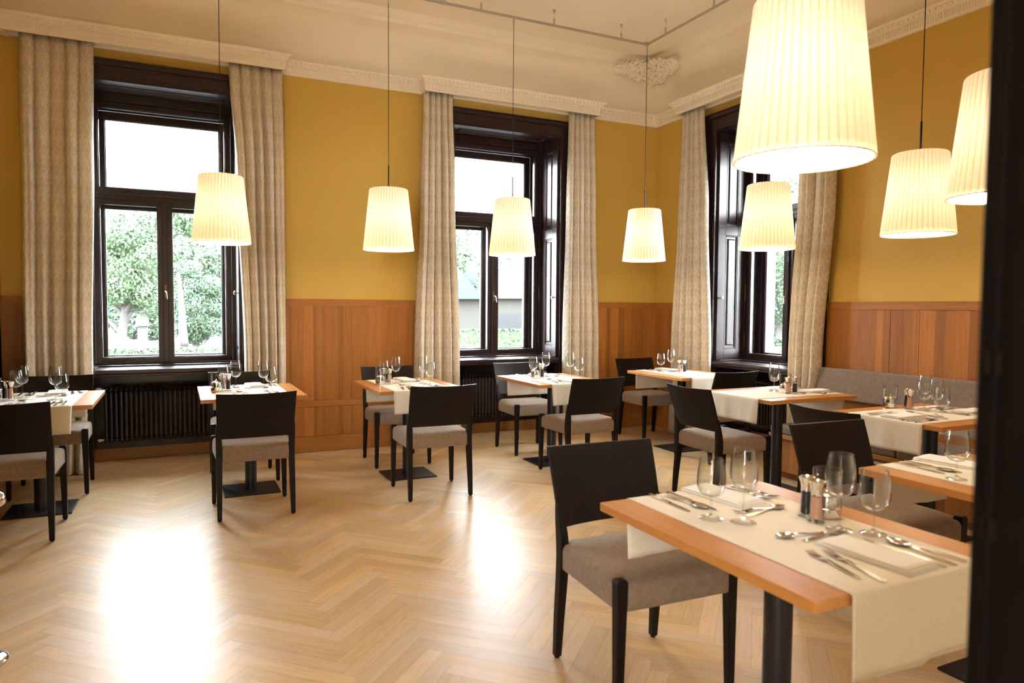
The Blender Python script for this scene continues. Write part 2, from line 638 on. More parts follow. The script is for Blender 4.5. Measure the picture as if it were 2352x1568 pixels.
def plank(u0, v0, du, dv):
    pts = [(u0, v0), (u0+du, v0), (u0+du, v0+dv), (u0, v0+dv)]
    out = []
    for u, v in pts:
        out.append((X0+(u-v)*c45, Y0+(u+v)*c45))
    cx = sum(p[0] for p in out)/4
    cyy = sum(p[1] for p in out)/4
    if not ((-6.7 < cx < 0.62 and -8.9 < cyy < 0.62) or (-8.9 < cx <= -6.7 and -9 < cyy < -6.9)):
        return
    b = len(me_v)
    me_v.extend((x, y, 0.0) for x, y in out)
    me_f.append((b, b+1, b+2, b+3))
    if du > dv:
        me_uv.extend([(0, 0), (L_, 0), (L_, W_), (0, W_)])
    else:
        me_uv.extend([(0, 0), (0, W_), (L_, W_), (L_, 0)])
    me_r.append(random.random())


for x in range(-130, 131):
    for y in range(-130, 131):
        if abs(x+y) > 200 or abs(x-y) > 190:
            continue
        m = (x-y) % (2*n_)
        if m == 0:
            plank(x*W_, y*W_, L_, W_)
        elif m == 2*n_-1:
            plank(x*W_, y*W_, W_, L_)
me = bpy.data.meshes.new('floor')
me.from_pydata(me_v, [], me_f)
uvl = me.uv_layers.new(name='UVMap')
for i, uvc in enumerate(me_uv):
    uvl.data[i].uv = uvc
at_ = me.attributes.new('plank', 'FLOAT', 'FACE')
at_.data.foreach_set('value', me_r)
me.materials.append(MAT['floor'])
fl = bpy.data.objects.new('floor', me)
COL.objects.link(fl)
struct(fl, 'pale oak herringbone parquet floor')

# ------------------------------------------------------------------ walls
yi = 0.02        # wall covering plane sits a little behind the wainscot face


def wall_run(a0, a1, centres, T, name, label, top=4.3):
    """wall along local x from a0 to a1 with window openings; local y is outward"""
    mi, mo = MB(), MB()
    edges = [a0]
    for c in centres:
        edges += [c-HW, c+HW]
    edges.append(a1)
    for i in range(0, len(edges), 2):
        mi.box(edges[i], edges[i+1], yi, 0.45, 0, top)
        mo.box(edges[i], edges[i+1], 0.451, WT, -2.4, 6.0)
    for c in centres:
        mi.box(c-HW, c+HW, yi, 0.45, SOF+0.02, top)
        mo.box(c-HW, c+HW, 0.55, WT, SOF-0.06, 6.0)
        mo.box(c-HW, c+HW, 0.55, WT, -2.4, 0.82)
        # window reveals on the outside are narrower than the inner opening
        for s in (-1, 1):
            mo.box(c+s*(HW-0.03)-0.03, c+s*(HW-0.03)+0.03, 0.645, WT, 0.82, SOF)
    wi = mi.build(name, MAT['mustard'], T=T)
    struct(wi, label)
    wo = mo.build('outer_masonry', MAT['plaster_out'], wi, T=T)
    return wi


I4 = Matrix.Identity(4)
wall_run(XL-0.4, 0.451, [W1, W2], I4, 'wall_back', 'mustard yellow wall with two tall windows')
# right wall: local x = -world y, from 0 to 9
wall_run(-0.019, 9.2, [-W3], RZ, 'wall_right', 'mustard yellow wall with one tall window')
mb = MB().box(XL-0.4, XL, YF-0.305, 0.02, 0, 4.3)
struct(mb.build('wall_left', MAT['mustard']), 'mustard yellow side wall at the left edge')
# camera side wall with a wide doorway, and the dim room behind it
JX = -4.352
mb = MB()
mb.box(JX+0.302, 0.0, YF-0.30, YF-0.005, 0, 4.3)
mb.box(XL, -6.201, YF-0.30, YF-0.005, 0, 4.3)
mb.box(-6.2, JX+0.302, YF-0.30, YF-0.005, 3.001, 4.3)
struct(mb.build('wall_front', MAT['plaster_warm']))
mb = MB()  # hall walls, with an opening added to let fill daylight in
mb.box(-9.2, -7.5, -9.3, -9.0, 0, 4.3)
mb.box(-6.7, 0.45, -9.3, -9.0, 0, 4.3)
mb.box(-7.5, -6.7, -9.3, -9.0, 0, 0.8)
mb.box(-7.5, -6.7, -9.3, -9.0, 3.2, 4.3)
mb.box(-9.2, -8.9, -9.0, YF-0.305, 0, 4.3)
mb.box(-8.9, XL-0.4, YF-0.605, YF-0.305, 0, 4.3)
struct(mb.build('wall_hall', MAT['plaster_warm']), 'plaster wall of the hall behind the doorway, with an opening added for fill light')
m = MB()  # frame of the unseen window added for daylight fill from behind
for xx in (-7.5, -6.76):
    m.box(xx, xx+0.06, -9.2, -9.12, 0.8, 3.2)
for zz in (0.8, 2.4, 3.14):
    m.box(-7.5, -6.7, -9.2, -9.12, zz, zz+0.06)
struct(m.build('window_4', MAT['windowwood']), 'unseen window added in the hall behind the doorway for fill light')

# ceiling: flat field, moulding and cove along the two visible walls
mb = MB()
cove = [(0.02, 3.60)]
for i in range(11):
    a = i/10*pi/2
    cove.append((-0.02-0.27*(1-cos(a)), 3.62+0.40*sin(a)))
cove += [(-0.296, 4.034), (-0.302, 4.046), (-0.335, 4.062), (-0.342, 4.075), (-0.355, 4.107), (-0.362, ZC), (-0.36, 4.30), (0.02, 4.30)]
nb = len(cove)


def ring_profile(prof, mbx):
    """sweep (d,z) along back wall and right wall with a mitred corner"""
    n = len(prof)
    P = []
    for d, z in prof:
        P.append((XL, d, z))
    for d, z in prof:
        P.append((d, d, z))
    for d, z in prof:
        P.append((d, -9.0, z))
    fs = []
    for k in range(2):
        for i in range(n-1):
            fs.append((k*n+i, k*n+i+1, (k+1)*n+i+1, (k+1)*n+i))
    mbx.add(P, fs)


ring_profile(cove, mb)
mb.box(XL, -0.35, -9.0, -0.35, ZC, ZC+0.15)
mb.box(-9.2, XL, -9.0, YF-0.305, ZC, ZC+0.15)
ce = struct(mb.build('ceiling', MAT['plaster_warm'], smooth=30), 'cream plaster ceiling with a curved cove')
# shallow raised frame on the flat ceiling
mb = MB()
for d in (1.72, 1.78):
    mb.box(XL, -d, -d-0.022, -d, ZC-0.014, ZC+0.01)
    mb.box(-d-0.022, -d, -9.0, -d, ZC-0.014, ZC+0.01)
mb.build('ceiling_moulding', MAT['plaster_warm'], ce, bevel=0.004)

# rosette in the ceiling corner: raised plaster leaves and scrolls
mb = MB()
rnd = random.Random(3)
for i in range(230):
    t_ = rnd.uniform(-1, 1)
    hh = 1-abs(t_)**1.2
    s_ = rnd.uniform(-1, 1)*hh
    al = abs(t_)*0.50
    back = t_ < 0                       # along the back wall or along the right wall
    dv_al = Vector((-1, 0, 0)) if back else Vector((0, -1, 0))
    dv_in = Vector((0, -1, 0)) if back else Vector((-1, 0, 0))
    # slide down and up the cove from the moulding
    q = 0.5+0.5*s_
    off, zz = 0.40-0.22*q**1.5, 4.075-0.19*q
    off = max(off, 0.05)
    nrm = (dv_in*(0.4+0.3*q)+Vector((0, 0, -1))*0.8).normalized()
    upv = nrm.cross(dv_al).normalized()
    p = dv_al*(off+al*0.9)+dv_in*off+Vector((0, 0, zz))+nrm*rnd.uniform(0.0, 0.02)
    ln = rnd.uniform(0.05, 0.10)
    an = rnd.uniform(0, 2*pi)
    d1 = (dv_al*cos(an)+upv*sin(an)).normalized()
    d2 = nrm.cross(d1)
    pts = []
    for k in range(7):
        qq = k/6
        pts.append(p+d1*ln*(qq-0.5)+d2*0.5*ln*sin(qq*pi*1.3)*(1 if i % 2 else -1)+nrm*0.026*sin(qq*pi))
    mb.tube(pts, [0.004+0.010*sin(pi*(k+0.6)/7.2) for k in range(7)], 6)
ro = mb.build('trim_1', MAT['plaster_warm'], smooth=60)
struct(ro, 'plaster leaf rosette in the ceiling corner')

# ------------------------------------------------------------------ cornice on the walls and boxed-out curtain pelmets
CORN = [(0.02, 3.490), (-0.012, 3.490), (-0.014, 3.503), (-0.020, 3.505), (-0.024, 3.556), (-0.034, 3.560),
        (-0.034, 3.566), (-0.040, 3.568), (-0.044, 3.590), (-0.062, 3.594), (-0.072, 3.608), (-0.072, 3.614), (0.02, 3.614)]
mb = MB()
ring_profile(CORN, mb)


def flutes(mbx, a0, a1, f, base):
    """flute ribs and egg dentils along a run; f(a, d, z) -> point; base = how far the moulding stands out"""
    nf = int((a1-a0)/0.020)
    for k in range(nf):
        a = a0+(k+0.5)*(a1-a0)/nf
        q = [f(a-0.0055, -base-0.019, 3.508), f(a+0.0055, -base-0.019, 3.508), f(a+0.0055, -base-0.028, 3.508), f(a-0.0055, -base-0.028, 3.508)]
        p = [f(a-0.0055, -base-0.022, 3.552), f(a+0.0055, -base-0.022, 3.552), f(a+0.0055, -base-0.0315, 3.552), f(a-0.0055, -base-0.0315, 3.552)]
        mbx.hexa(q, p)
    nd = int((a1-a0)/0.042)
    for k in range(nd):
        a = a0+(k+0.5)*(a1-a0)/nd
        q = [f(a-0.011, -base-0.04, 3.570), f(a+0.011, -base-0.04, 3.570), f(a+0.011, -base-0.054, 3.574), f(a-0.011, -base-0.054, 3.574)]
        p = [f(a-0.013, -base-0.043, 3.588), f(a+0.013, -base-0.043, 3.588), f(a+0.011, -base-0.060, 3.590), f(a-0.011, -base-0.060, 3.590)]
        mbx.hexa(q, p)


fb = lambda a, d, z: (a, d, z)
fr = lambda a, d, z: (d, -a, z)
flutes(mb, -4.16, -2.90, fb, 0)
flutes(mb, -0.85, -0.08, fb, 0)
flutes(mb, 0.08, 0.52, fr, 0)
flutes(mb, 2.66, 6.3, fr, 0)
struct(mb.build('trim_2', MAT['plaster_white']), 'cream fluted plaster cornice')


def pelmet(a0, a1, f, name, label):
    mbx = MB()
    prof = [(-0.145, 3.485), (-0.163, 3.485)] + [(d-0.148, z) for d, z in CORN[2:-1]] + [(-0.145, 3.614)]
    n = len(prof)
    # mitred returns on both ends
    rows = []
    for e, s in ((a0, -1), (a1, 1)):
        r_wall = [f(e-s*0.072+s*(-d-0.148), 0.02, z) for d, z in prof]
        r_cor = [f(e-s*0.072+s*(-d-0.148), d, z) for d, z in prof]
        rows.append((r_wall, r_cor))
    seq = [rows[0][0], rows[0][1], rows[1][1], rows[1][0]]
    P = [p for r in seq for p in r]
    fs = []
    for k in range(3):
        for i in range(n-1):
            fs.append((k*n+i, k*n+i+1, (k+1)*n+i+1, (k+1)*n+i))
    mbx.add(P, fs)
    # lid so that it is a solid box seen from below and above
    ia, ib = min(a0, a1)+0.07, max(a0, a1)-0.07
    q = [f(ia, 0.02, 3.602), f(ib, 0.02, 3.602), f(ib, -0.20, 3.602), f(ia, -0.20, 3.602)]
    p = [f(ia, 0.02, 3.613), f(ib, 0.02, 3.613), f(ib, -0.20, 3.613), f(ia, -0.20, 3.613)]
    mbx.hexa(q, p)
    flutes(mbx, min(a0, a1)+0.07, max(a0, a1)-0.07, f, 0.148)
    o = mbx.build(name, MAT['plaster_white'], solid=0.004)
    return struct(o, label)


pelmet(XL+0.02, -4.125, fb, 'trim_3', 'cream fluted pelmet over the left window')
pelmet(-2.93, -0.83, fb, 'trim_4', 'cream fluted pelmet over the middle window')
pelmet(0.49, 2.70, fr, 'trim_5', 'cream fluted pelmet over the right window')

# ------------------------------------------------------------------ wainscot


def wainscot(a0, a1, f, name, seams, mid=True):
    """rails, panels and base; a along the wall, f maps (a, outward, z)"""
    def bx(m, p0, p1, d0, d1, z0, z1):
        m.hexa([f(p0, d1, z0), f(p1, d1, z0), f(p1, d0, z0), f(p0, d0, z0)],
               [f(p0, d1, z1), f(p1, d1, z1), f(p1, d0, z1), f(p0, d0, z1)])
    pan = MB()
    cuts = [a0]+sorted(seams)+[a1]
    g = 0.0022
    for i in range(len(cuts)-1):
        p0, p1 = cuts[i]+g, cuts[i+1]-g
        bx(pan, p0, p1, 0.0, 0.018, 0.494, 1.384)
        bx(pan, p0, p1, 0.0, 0.018, 0.155, 0.430)
    bx(pan, a0, a1, 0.004, 0.019, 0.0, 1.43)
    o = pan.build(name, MAT['panel'])
    struct(o, 'cherry wood wall panelling')
    r = MB()
    bx(r, a0, a1, -0.003, 0.018, 1.388, 1.443)
    bx(r, a0, a1, -0.006, 0.018, 1.443, 1.452)
    bx(r, a0, a1, -0.003, 0.018, 0.434, 0.490)
    bx(r, a0, a1, -0.004, 0.018, 0.006, 0.150)
    rr = r.build('panel_rail', MAT['panel_h'], o)
    return o


wainscot(-4.373, -2.697, fb, 'trim_6', [-4.13, -3.565, -3.0])
wainscot(-1.103, -0.001, fb, 'trim_7', [-0.62, -0.3])
wainscot(XL, -5.967, fb, 'trim_8', [-6.1])
wainscot(0.001, 0.858, fr, 'trim_9', [0.31])
wainscot(2.452, 6.33, fr, 'trim_10', [3.057, 3.298, 3.86, 4.10, 4.66, 4.90, 5.5])
fl_ = lambda a, d, z: (XL-d, a, z)
wainscot(-6.3, -0.02, fl_, 'trim_11', [-0.55, -0.8, -1.4, -1.64, -2.2, -2.44])

# ------------------------------------------------------------------ windows


def panelled(mbx, O, U, V, Nn, wu, hv, th, fields, T):
    """a flat board of size wu x hv (origin O, axes U, V, normal Nn towards the viewer) with raised fields (u0,u1,v0,v1)"""
    O, U, V, Nn = Vector(O), Vector(U), Vector(V), Vector(Nn)

    def blk(u0, u1, v0, v1, n0, n1, inset=0.0):
        a = [O+U*u0+V*v0+Nn*n0, O+U*u1+V*v0+Nn*n0, O+U*u1+V*v1+Nn*n0, O+U*u0+V*v1+Nn*n0]
        i = inset
        b = [O+U*(u0+i)+V*(v0+i)+Nn*n1, O+U*(u1-i)+V*(v0+i)+Nn*n1, O+U*(u1-i)+V*(v1-i)+Nn*n1, O+U*(u0+i)+V*(v1-i)+Nn*n1]
        mbx.hexa(a, b, T)
    # board made of stiles and rails around sunken fields
    us = sorted(set([0, wu]+[q for fdl in fields for q in fdl[:2]]))
    vs = sorted(set([0, hv]+[q for fdl in fields for q in fdl[2:]]))
    for i in range(len(us)-1):
        for j in range(len(vs)-1):
            um, vm = (us[i]+us[i+1])/2, (vs[j]+vs[j+1])/2
            inside = any(q[0] < um < q[1] and q[2] < vm < q[3] for q in fields)
            if not inside:
                blk(us[i], us[i+1], vs[j], vs[j+1], -th, 0)
    for u0, u1, v0, v1 in fields:
        blk(u0, u1, v0, v1, -th, -th*0.55)
        # moulding ring
        m_ = 0.016
        for (q0, q1, r0, r1) in ((u0, u1, v0, v0+m_), (u0, u1, v1-m_, v1), (u0, u0+m_, v0, v1), (u1-m_, u1, v0, v1)):
            blk(q0, q1, r0, r1, -th*0.55, -th*0.1, 0.004)
        if u1-u0 > 0.09:
            blk(u0+0.030, u1-0.030, v0+0.034, v1-0.034, -th*0.55, -th*0.05, 0.012)


def make_window(idx, c, T, label):
    ww = MAT['windowwood']
    root = empty('window_%d' % idx)
    struct(root, label)
    # architrave: outer band, flat, inner bead
    m = MB()
    aw = 0.17

    def arch(d0, d1, y0, y1):
        """frame ring from offset d0 to d1 outside the opening"""
        m.box(c-HW-d1, c-HW-d0, y0, y1, 0.0, SOF+d1, T)
        m.box(c+HW+d0, c+HW+d1, y0, y1, 0.0, SOF+d1, T)
        m.box(c-HW-d0, c+HW+d0, y0, y1, SOF+d0, SOF+d1, T)
    arch(0.0, aw-0.05, -0.012, 0.03)
    arch(aw-0.05, aw-0.012, -0.038, 0.03)
    arch(aw-0.012, aw, -0.048, 0.03)
    arch(aw-0.062, aw-0.05, -0.022, 0.03)
    arch(-0.004, 0.014, -0.020, 0.03)
    arch(0.022, 0.030, -0.016, 0.03)
    m.build('architrave', ww, root, bevel=0.003)
    # soffit board and shutters in the reveals
    m = MB()
    panelled(m, (c-HW, 0.03, SOF), (1, 0, 0), (0, 1, 0), (0, 0, -1), 2*HW, 0.36, 0.022, [(0.10, 2*HW-0.10, 0.08, 0.27)], T)
    m.build('soffit_panel', ww, root, bevel=0.0015)
    m = MB()
    for s in (-1, 1):
        m.box(c+s*(HW-0.0015)-0.0012, c+s*(HW-0.0015)+0.0012, 0.03, 0.375, 0.80, SOF, T)
    m.build('reveal_lining', ww, root)
    for s in (-1, 1):
        m = MB()
        x_ = c+s*(HW-0.030)
        zf = 0.855
        hh = SOF-0.03-zf
        panelled(m, (x_, 0.02, zf), (0, 1, 0), (0, 0, 1), (-s, 0, 0), 0.355, hh, 0.026,
                 [(0.10, 0.265, 0.11, 1.30), (0.10, 0.265, 1.40, hh-0.10)], T)
        sh = m.build('shutter', ww, root, bevel=0.002)
        k = MB()
        Tk = T @ Matrix.Translation((x_-s*0.005, 0.055, 1.50)) @ Matrix.Rotation(radians(-90*s), 4, 'Y')
        k.lathe([(0.006, -0.006), (0.006, 0.012), (0.016, 0.018), (0.019, 0.026), (0.014, 0.034), (0.002, 0.037)], 14, Tk, True, True)
        k.build('shutter_knob', MAT['satin'], sh, smooth=40)
        b2 = MB().box(x_-s*0.03-0.03, x_-s*0.03+0.03, 0.02, 0.37, 0.842, 0.853, T)
        b2.build('shutter_stop', ww, sh, bevel=0.002)
    # sill with a rounded nose and steps in front of the frame
    m = MB()
    m.box(c-HW+0.002, c+HW-0.002, -0.03, 0.42, 0.802, 0.838, T)
    m.box(c-HW+0.002, c+HW-0.002, -0.015, 0.1, 0.780, 0.802, T)
    m.box(c-HW+0.01, c+HW-0.01, 0.30, 0.42, 0.838, 0.852, T)
    m.box(c-HW+0.01, c+HW-0.01, 0.36, 0.42, 0.852, 0.868, T)
    m.build('window_sill', ww, root, bevel=0.006)
    # niche below the sill
    m = MB()
    m.box(c-HW+0.001, c+HW-0.001, 0.40, 0.44, 0.10, 0.80, T)
    for s in (-1, 1):
        m.box(c+s*(HW-0.0125)-0.011, c+s*(HW-0.012)+0.011, 0.03, 0.40, 0.10, 0.80, T)
    m.build('niche_panel', ww, root)
    m = MB()
    m.box(c-HW+0.001, c+HW-0.001, 0.385, 0.43, 0.0, 0.10, T)
    for s in (-1, 1):
        m.box(c+s*(HW-0.014)-0.013, c+s*(HW-0.014)+0.013, 0.03, 0.385, 0.0, 0.10, T)
    m.build('niche_skirting', MAT['baselight'], root)
    # inner frame with transom and mullion
    m = MB()
    y0, y1 = 0.375, 0.45
    m.box(c-HW, c-0.565, y0, y1, 0.83, SOF, T)
    m.box(c+0.565, c+HW, y0, y1, 0.83, SOF, T)
    m.box(c-0.565, c+0.565, y0, y1, 3.165, SOF, T)
    m.box(c-0.565, c+0.565, y0, y1, 2.325, 2.365, T)
    m.box(c-0.565, c+0.565, y0-0.022, y0, 2.318, 2.345, T)
    m.box(c-0.565, c+0.565, y0, y1, 0.83, 0.862, T)
    m.build('frame', ww, root, bevel=0.003)

    def sash(nm, x0, x1, z0, z1, ya, yb, st, glass_y):
        q = MB()
        q.box(x0, x0+st, ya, yb, z0, z1, T)
        q.box(x1-st, x1, ya, yb, z0, z1, T)
        q.box(x0+st, x1-st, ya, yb, z0, z0+st, T)
        q.box(x0+st, x1-st, ya, yb, z1-st, z1, T)
        # thin glazing bead
        bd = 0.008
        q.box(x0+st, x0+st+bd, ya+0.008, yb, z0+st, z1-st, T)
        q.box(x1-st-bd, x1-st, ya+0.008, yb, z0+st, z1-st, T)
        q.box(x0+st+bd, x1-st-bd, ya+0.008, yb, z0+st, z0+st+bd, T)
        q.box(x0+st+bd, x1-st-bd, ya+0.008, yb, z1-st-bd, z1-st, T)
        o = q.build(nm, ww, root, bevel=0.002)
        g = MB().box(x0+st+0.001, x1-st-0.001, glass_y-0.0015, glass_y+0.0015, z0+st+0.001, z1-st-0.001, T)
        g.build('pane', MAT['pane'], o)
        return o
    # inner sashes
    sash('upper_sash', c-0.56, c+0.56, 2.37, 3.16, 0.385, 0.435, 0.045, 0.415)
    s1 = sash('casement', c-0.56, c-0.012, 0.866, 2.322, 0.385, 0.435, 0.045, 0.415)
    s2 = sash('casement', c+0.012, c+0.56, 0.866, 2.322, 0.385, 0.435, 0.045, 0.415)
    q = MB().box(c-0.022, c+0.022, 0.368, 0.40, 0.866, 2.30, T)
    q.box(c-0.03, c+0.03, 0.355, 0.37, 2.28, 2.335, T)
    q.build('mullion', ww, root, bevel=0.004)
    # handle with oval plate, and slim hinges
    h = MB()
    h.box(c-0.010, c+0.010, 0.363, 0.369, 1.45, 1.57, T)
    hd = h.build('handle_plate', MAT['brass'], s2, bevel=0.003)
    h = MB()
    P = [T @ Vector(p) for p in ((c, 0.366, 1.51), (c, 0.330, 1.51), (c+0.004, 0.322, 1.50), (c+0.012, 0.320, 1.44))]
    h.tube(P, [0.006, 0.006, 0.007, 0.005], 8)
    h.build('handle', MAT['satin'], s2, smooth=50)
    for s, ss in ((-1, s1), (1, s2)):
        for zz in (1.05, 1.55, 2.08):
            h = MB().cyl(0.005, 0, 0.16, 8, T @ Matrix.Translation((c+s*0.566, 0.378, zz-0.08)))
            h.build('hinge', MAT['brass'], ss, smooth=40)
    # outer window of the double box
    m = MB()
    y0, y1 = 0.57, 0.64
    m.box(c-HW, c-0.545, y0, y1, 0.83, SOF-0.05, T)
    m.box(c+0.545, c+HW, y0, y1, 0.83, SOF-0.05, T)
    m.box(c-0.545, c+0.545, y0, y1, 3.125, SOF-0.05, T)
    m.box(c-0.545, c+0.545, y0, y1, 2.315, 2.375, T)
    m.box(c-0.545, c+0.545, y0, y1, 0.83, 0.862, T)
    m.build('outer_frame', ww, root, bevel=0.003)
    m = MB()
    # box lining between the two windows
    for s in (-1, 1):
        m.box(c+s*(HW-0.015)-0.012, c+s*(HW-0.015)+0.012, 0.45, y0, 0.83, SOF, T)
    m.box(c-HW+0.03, c+HW-0.03, 0.45, y0, SOF-0.05, SOF-0.02, T)
    m.box(c-HW+0.03, c+HW-0.03, 0.45, y0, 0.83, 0.85, T)
    m.build('box_lining', MAT['lining'], root)
    sash('outer_sash', c-0.54, c+0.54, 2.38, 3.12, 0.58, 0.625, 0.065, 0.605)
    sash('outer_sash', c-0.54, c-0.006, 0.866, 2.31, 0.58, 0.625, 0.05, 0.605)
    sash('outer_sash', c+0.006, c+0.54, 0.866, 2.31, 0.58, 0.625, 0.05, 0.605)
    return root


make_window(1, W1, I4, 'dark brown box window at the left')
make_window(2, W2, I4, 'dark brown box window in the middle')
make_window(3, -W3, RZ, 'dark brown box window in the right wall')

# ------------------------------------------------------------------ doorway jamb close to the camera
dj = empty('door_1', (JX, YF, 0))
struct(dj, 'black-brown door jamb in the right foreground')
m = MB()
m.box(0.0, 0.30, -0.29, 0.0, 0, 3.0)
m.build('jamb', MAT['jambwood'], dj, bevel=0.004)
m = MB()
m.box(-0.0035, 0.0, -0.022, -0.013, 0, 3.0)
m.box(-0.0015, 0.0, -0.25, -0.030, 0, 3.0)
m.build('stop_bead', MAT['jambwood'], dj, bevel=0.001)
for zz in (1.335, 1.17, 0.93, 0.80):
    m = MB().box(-0.0022, 0.001, -0.024, -0.011, zz-0.012, zz+0.012)
    m.build('strike_plate', MAT['brass'], dj)
m = MB()
m.box(-1.848, -1.83, -0.29, 0.0, 0, 3.0)
m.box(-1.848, 0.0, -0.29, 0.0, 2.98, 3.0)
m.build('jamb', MAT['jambwood'], dj)

# ------------------------------------------------------------------ radiators in the niches


def make_radiator(valve_side):
    root = empty('radiator')
    m = MB()
    n = 26
    pitch = 0.0385
    x0 = -n*pitch/2
    for i in range(n):
        x = x0+(i+0.5)*pitch
        for yy in (-0.045, 0.0, 0.045):
            m.tube([(x, yy, 0.085), (x, yy, 0.475)], 0.0125, 8, False)
        # oval headers, wider than the tubes
        for zz, s in ((0.50, 1), (0.06, -1)):
            pr = []
            T = Matrix.Translation((x, 0, zz)) @ Matrix.Diagonal((0.0185, 0.068, 0.032, 1))
            m.sphere((0, 0, 0), 1.0, 12, T)
    for zz in (0.50, 0.06):
        m.tube([(x0, 0, zz), (-x0, 0, zz)], 0.018, 8)
    m.build('radiator_body', MAT['radiator'], root, smooth=50)
    s = valve_side
    v = MB()
    Tv = Matrix.Translation((s*(-x0+0.012), -0.02, 0.50)) @ Matrix.Rotation(radians(90), 4, 'X')
    v.tube([(s*(-x0), 0, 0.50), (s*(-x0+0.04), 0, 0.50)], 0.010, 10)
    v.tube([(s*(-x0+0.03), 0, 0.50), (s*(-x0+0.03), -0.02, 0.50)], 0.012, 10)
    va = v.build('valve', MAT['satin'], root, smooth=50)
    h = MB()
    Th = Matrix.Translation((s*(-x0+0.035), -0.02, 0.50)) @ Matrix.Rotation(radians(90), 4, 'X')
    h.lathe([(0.016, 0), (0.025, 0.006), (0.027, 0.040), (0.024, 0.050), (0.018, 0.054)], 20, Th, True, True)
    h.build('thermostat_head', MAT['white_plastic'], va, smooth=40)
    b = MB()
    b.tube([(s*(-x0), 0, 0.06), (s*(-x0+0.05), 0, 0.06)], 0.010, 10)
    b.tube([(s*(-x0+0.03), 0, 0.06), (s*(-x0+0.03), -0.03, 0.06)], 0.013, 10)
    b.build('return_valve', MAT['satin'], root, smooth=50)
    return root


r = make_radiator(-1)
r.location = (-5.165, 0.22, 0.15)
tag(r, 'dark brown tubular radiator below the left window', 'radiator', 'radiators below the windows')
r = make_radiator(1)
r.location = (-1.90, 0.22, 0.15)
tag(r, 'dark brown tubular radiator below the middle window', 'radiator', 'radiators below the windows')
r = make_radiator(-1)
r.location = (0.22, -1.655, 0.15)
r.rotation_euler = (0, 0, radians(-90))
tag(r, 'dark brown tubular radiator below the right window', 'radiator', 'radiators below the windows')

# ------------------------------------------------------------------ curtains


def curtain(keys, folds, seed, T, label):
    """keys: rows (z, x0, x1, y, amplitude) from top to bottom in wall coordinates"""
    rr = random.Random(seed)
    nu, nv = folds*14, 40
    ph = [rr.uniform(-0.9, 0.9) for _ in range(folds+2)]
    am = [rr.uniform(0.6, 1.25) for _ in range(folds+2)]

    def at(z):
        for i in range(len(keys)-1):
            a, b = keys[i], keys[i+1]
            if a[0] >= z >= b[0]:
                t = (a[0]-z)/(a[0]-b[0])
                t2 = t*t*(3-2*t) if len(keys) > 3 else t
                return [a[k]+(b[k]-a[k])*t2 for k in range(5)]
        return keys[-1]
    vs, uv = [], []
    z0, z1 = keys[0][0], keys[-1][0]
    for j in range(nv+1):
        z = z0+(z1-z0)*j/nv
        _, xa, xb, y, a = at(z)
        for i in range(nu+1):
            u = i/nu
            k = u*folds
            ki = min(int(k), folds-1)
            fr_ = k-ki
            A = am[ki]
            P = ph[ki]*(1-fr_)+ph[ki+1]*fr_
            # broad rounded fronts with narrow grooves between them
            q_ = abs(2*fr_-1)
            pw = 3.0+1.5*P
            w_ = 1-2*q_**pw
            xa_, xb_ = xa, xb
            uu = u+0.05/folds*sin(2*pi*u*1.5+z*0.7+seed)*u*(1-u)*4
            x = xa_+(xb_-xa_)*uu
            yy = y-a*(A*w_-(1-A)*0.6)+0.008*sin(3*pi*k+z*1.3+P)*min(1, (3.55-z)*0.5)
            zz = z
            if j == nv:
                zz = z+0.004*sin(5*k)
            vs.append((x, yy, zz))
            uv.append((u*folds*0.26, z))
    fs = []
    for j in range(nv):
        for i in range(nu):
            q = j*(nu+1)+i
            fs.append((q, q+1, q+nu+2, q+nu+1))
    m = MB()
    m.add(vs, fs)
    o = m.build('curtain', MAT['curtain'], T=T, smooth=180, solid=0.003)
    ul = o.data.uv_layers.new(name='UVMap')
    for lp in o.data.loops:
        ul.data[lp.index].uv = uv[lp.vertex_index]
    return tag(o, label, 'curtain', 'damask curtains beside the windows')


curtain([(3.505, -6.165, -5.66, -0.085, 0.020), (2.6, -6.17, -5.675, -0.095, 0.032), (0.9, -6.19, -5.71, -0.115, 0.042), (0.012, -6.20, -5.77, -0.13, 0.05)],
        5, 1, I4, 'beige damask curtain at the far left edge beside the left window')
curtain([(3.505, -4.64, -4.19, -0.085, 0.022), (2.5, -4.585, -4.185, -0.095, 0.032), (0.9, -4.54, -4.185, -0.115, 0.042), (0.012, -4.53, -4.20, -0.13, 0.05)],
        5, 2, I4, 'beige damask curtain on the right of the left window')
curtain([(3.505, -2.86, -2.555, -0.085, 0.020), (2.5, -2.89, -2.53, -0.095, 0.032), (0.9, -2.955, -2.475, -0.115, 0.045), (0.012, -2.98, -2.46, -0.13, 0.055)],
        5, 3, I4, 'beige damask curtain on the left of the middle window')
curtain([(3.505, -1.215, -0.888, -0.085, 0.022), (2.4, -1.235, -0.87, -0.095, 0.032), (0.9, -1.268, -0.812, -0.115, 0.042), (0.012, -1.28, -0.80, -0.13, 0.05)],
        5, 4, I4, 'beige damask curtain on the right of the middle window')
curtain([(3.505, 0.575, 0.91, -0.085, 0.022), (2.4, 0.55, 1.0, -0.095, 0.032), (0.9, 0.50, 1.10, -0.115, 0.045), (0.012, 0.50, 1.11, -0.13, 0.05)],
        5, 5, RZ, 'beige damask curtain beside the room corner left of the right window')
curtain([(3.505, 2.24, 2.62, -0.085, 0.022), (2.5, 2.20, 2.565, -0.095, 0.034), (0.95, 2.165, 2.475, -0.115, 0.045), (0.012, 2.19, 2.40, -0.13, 0.05)],
        4, 6, RZ, 'beige damask curtain between the right window and the grey bench')

# ------------------------------------------------------------------ pendant lamps on a low-voltage rail
ZR = 3.965


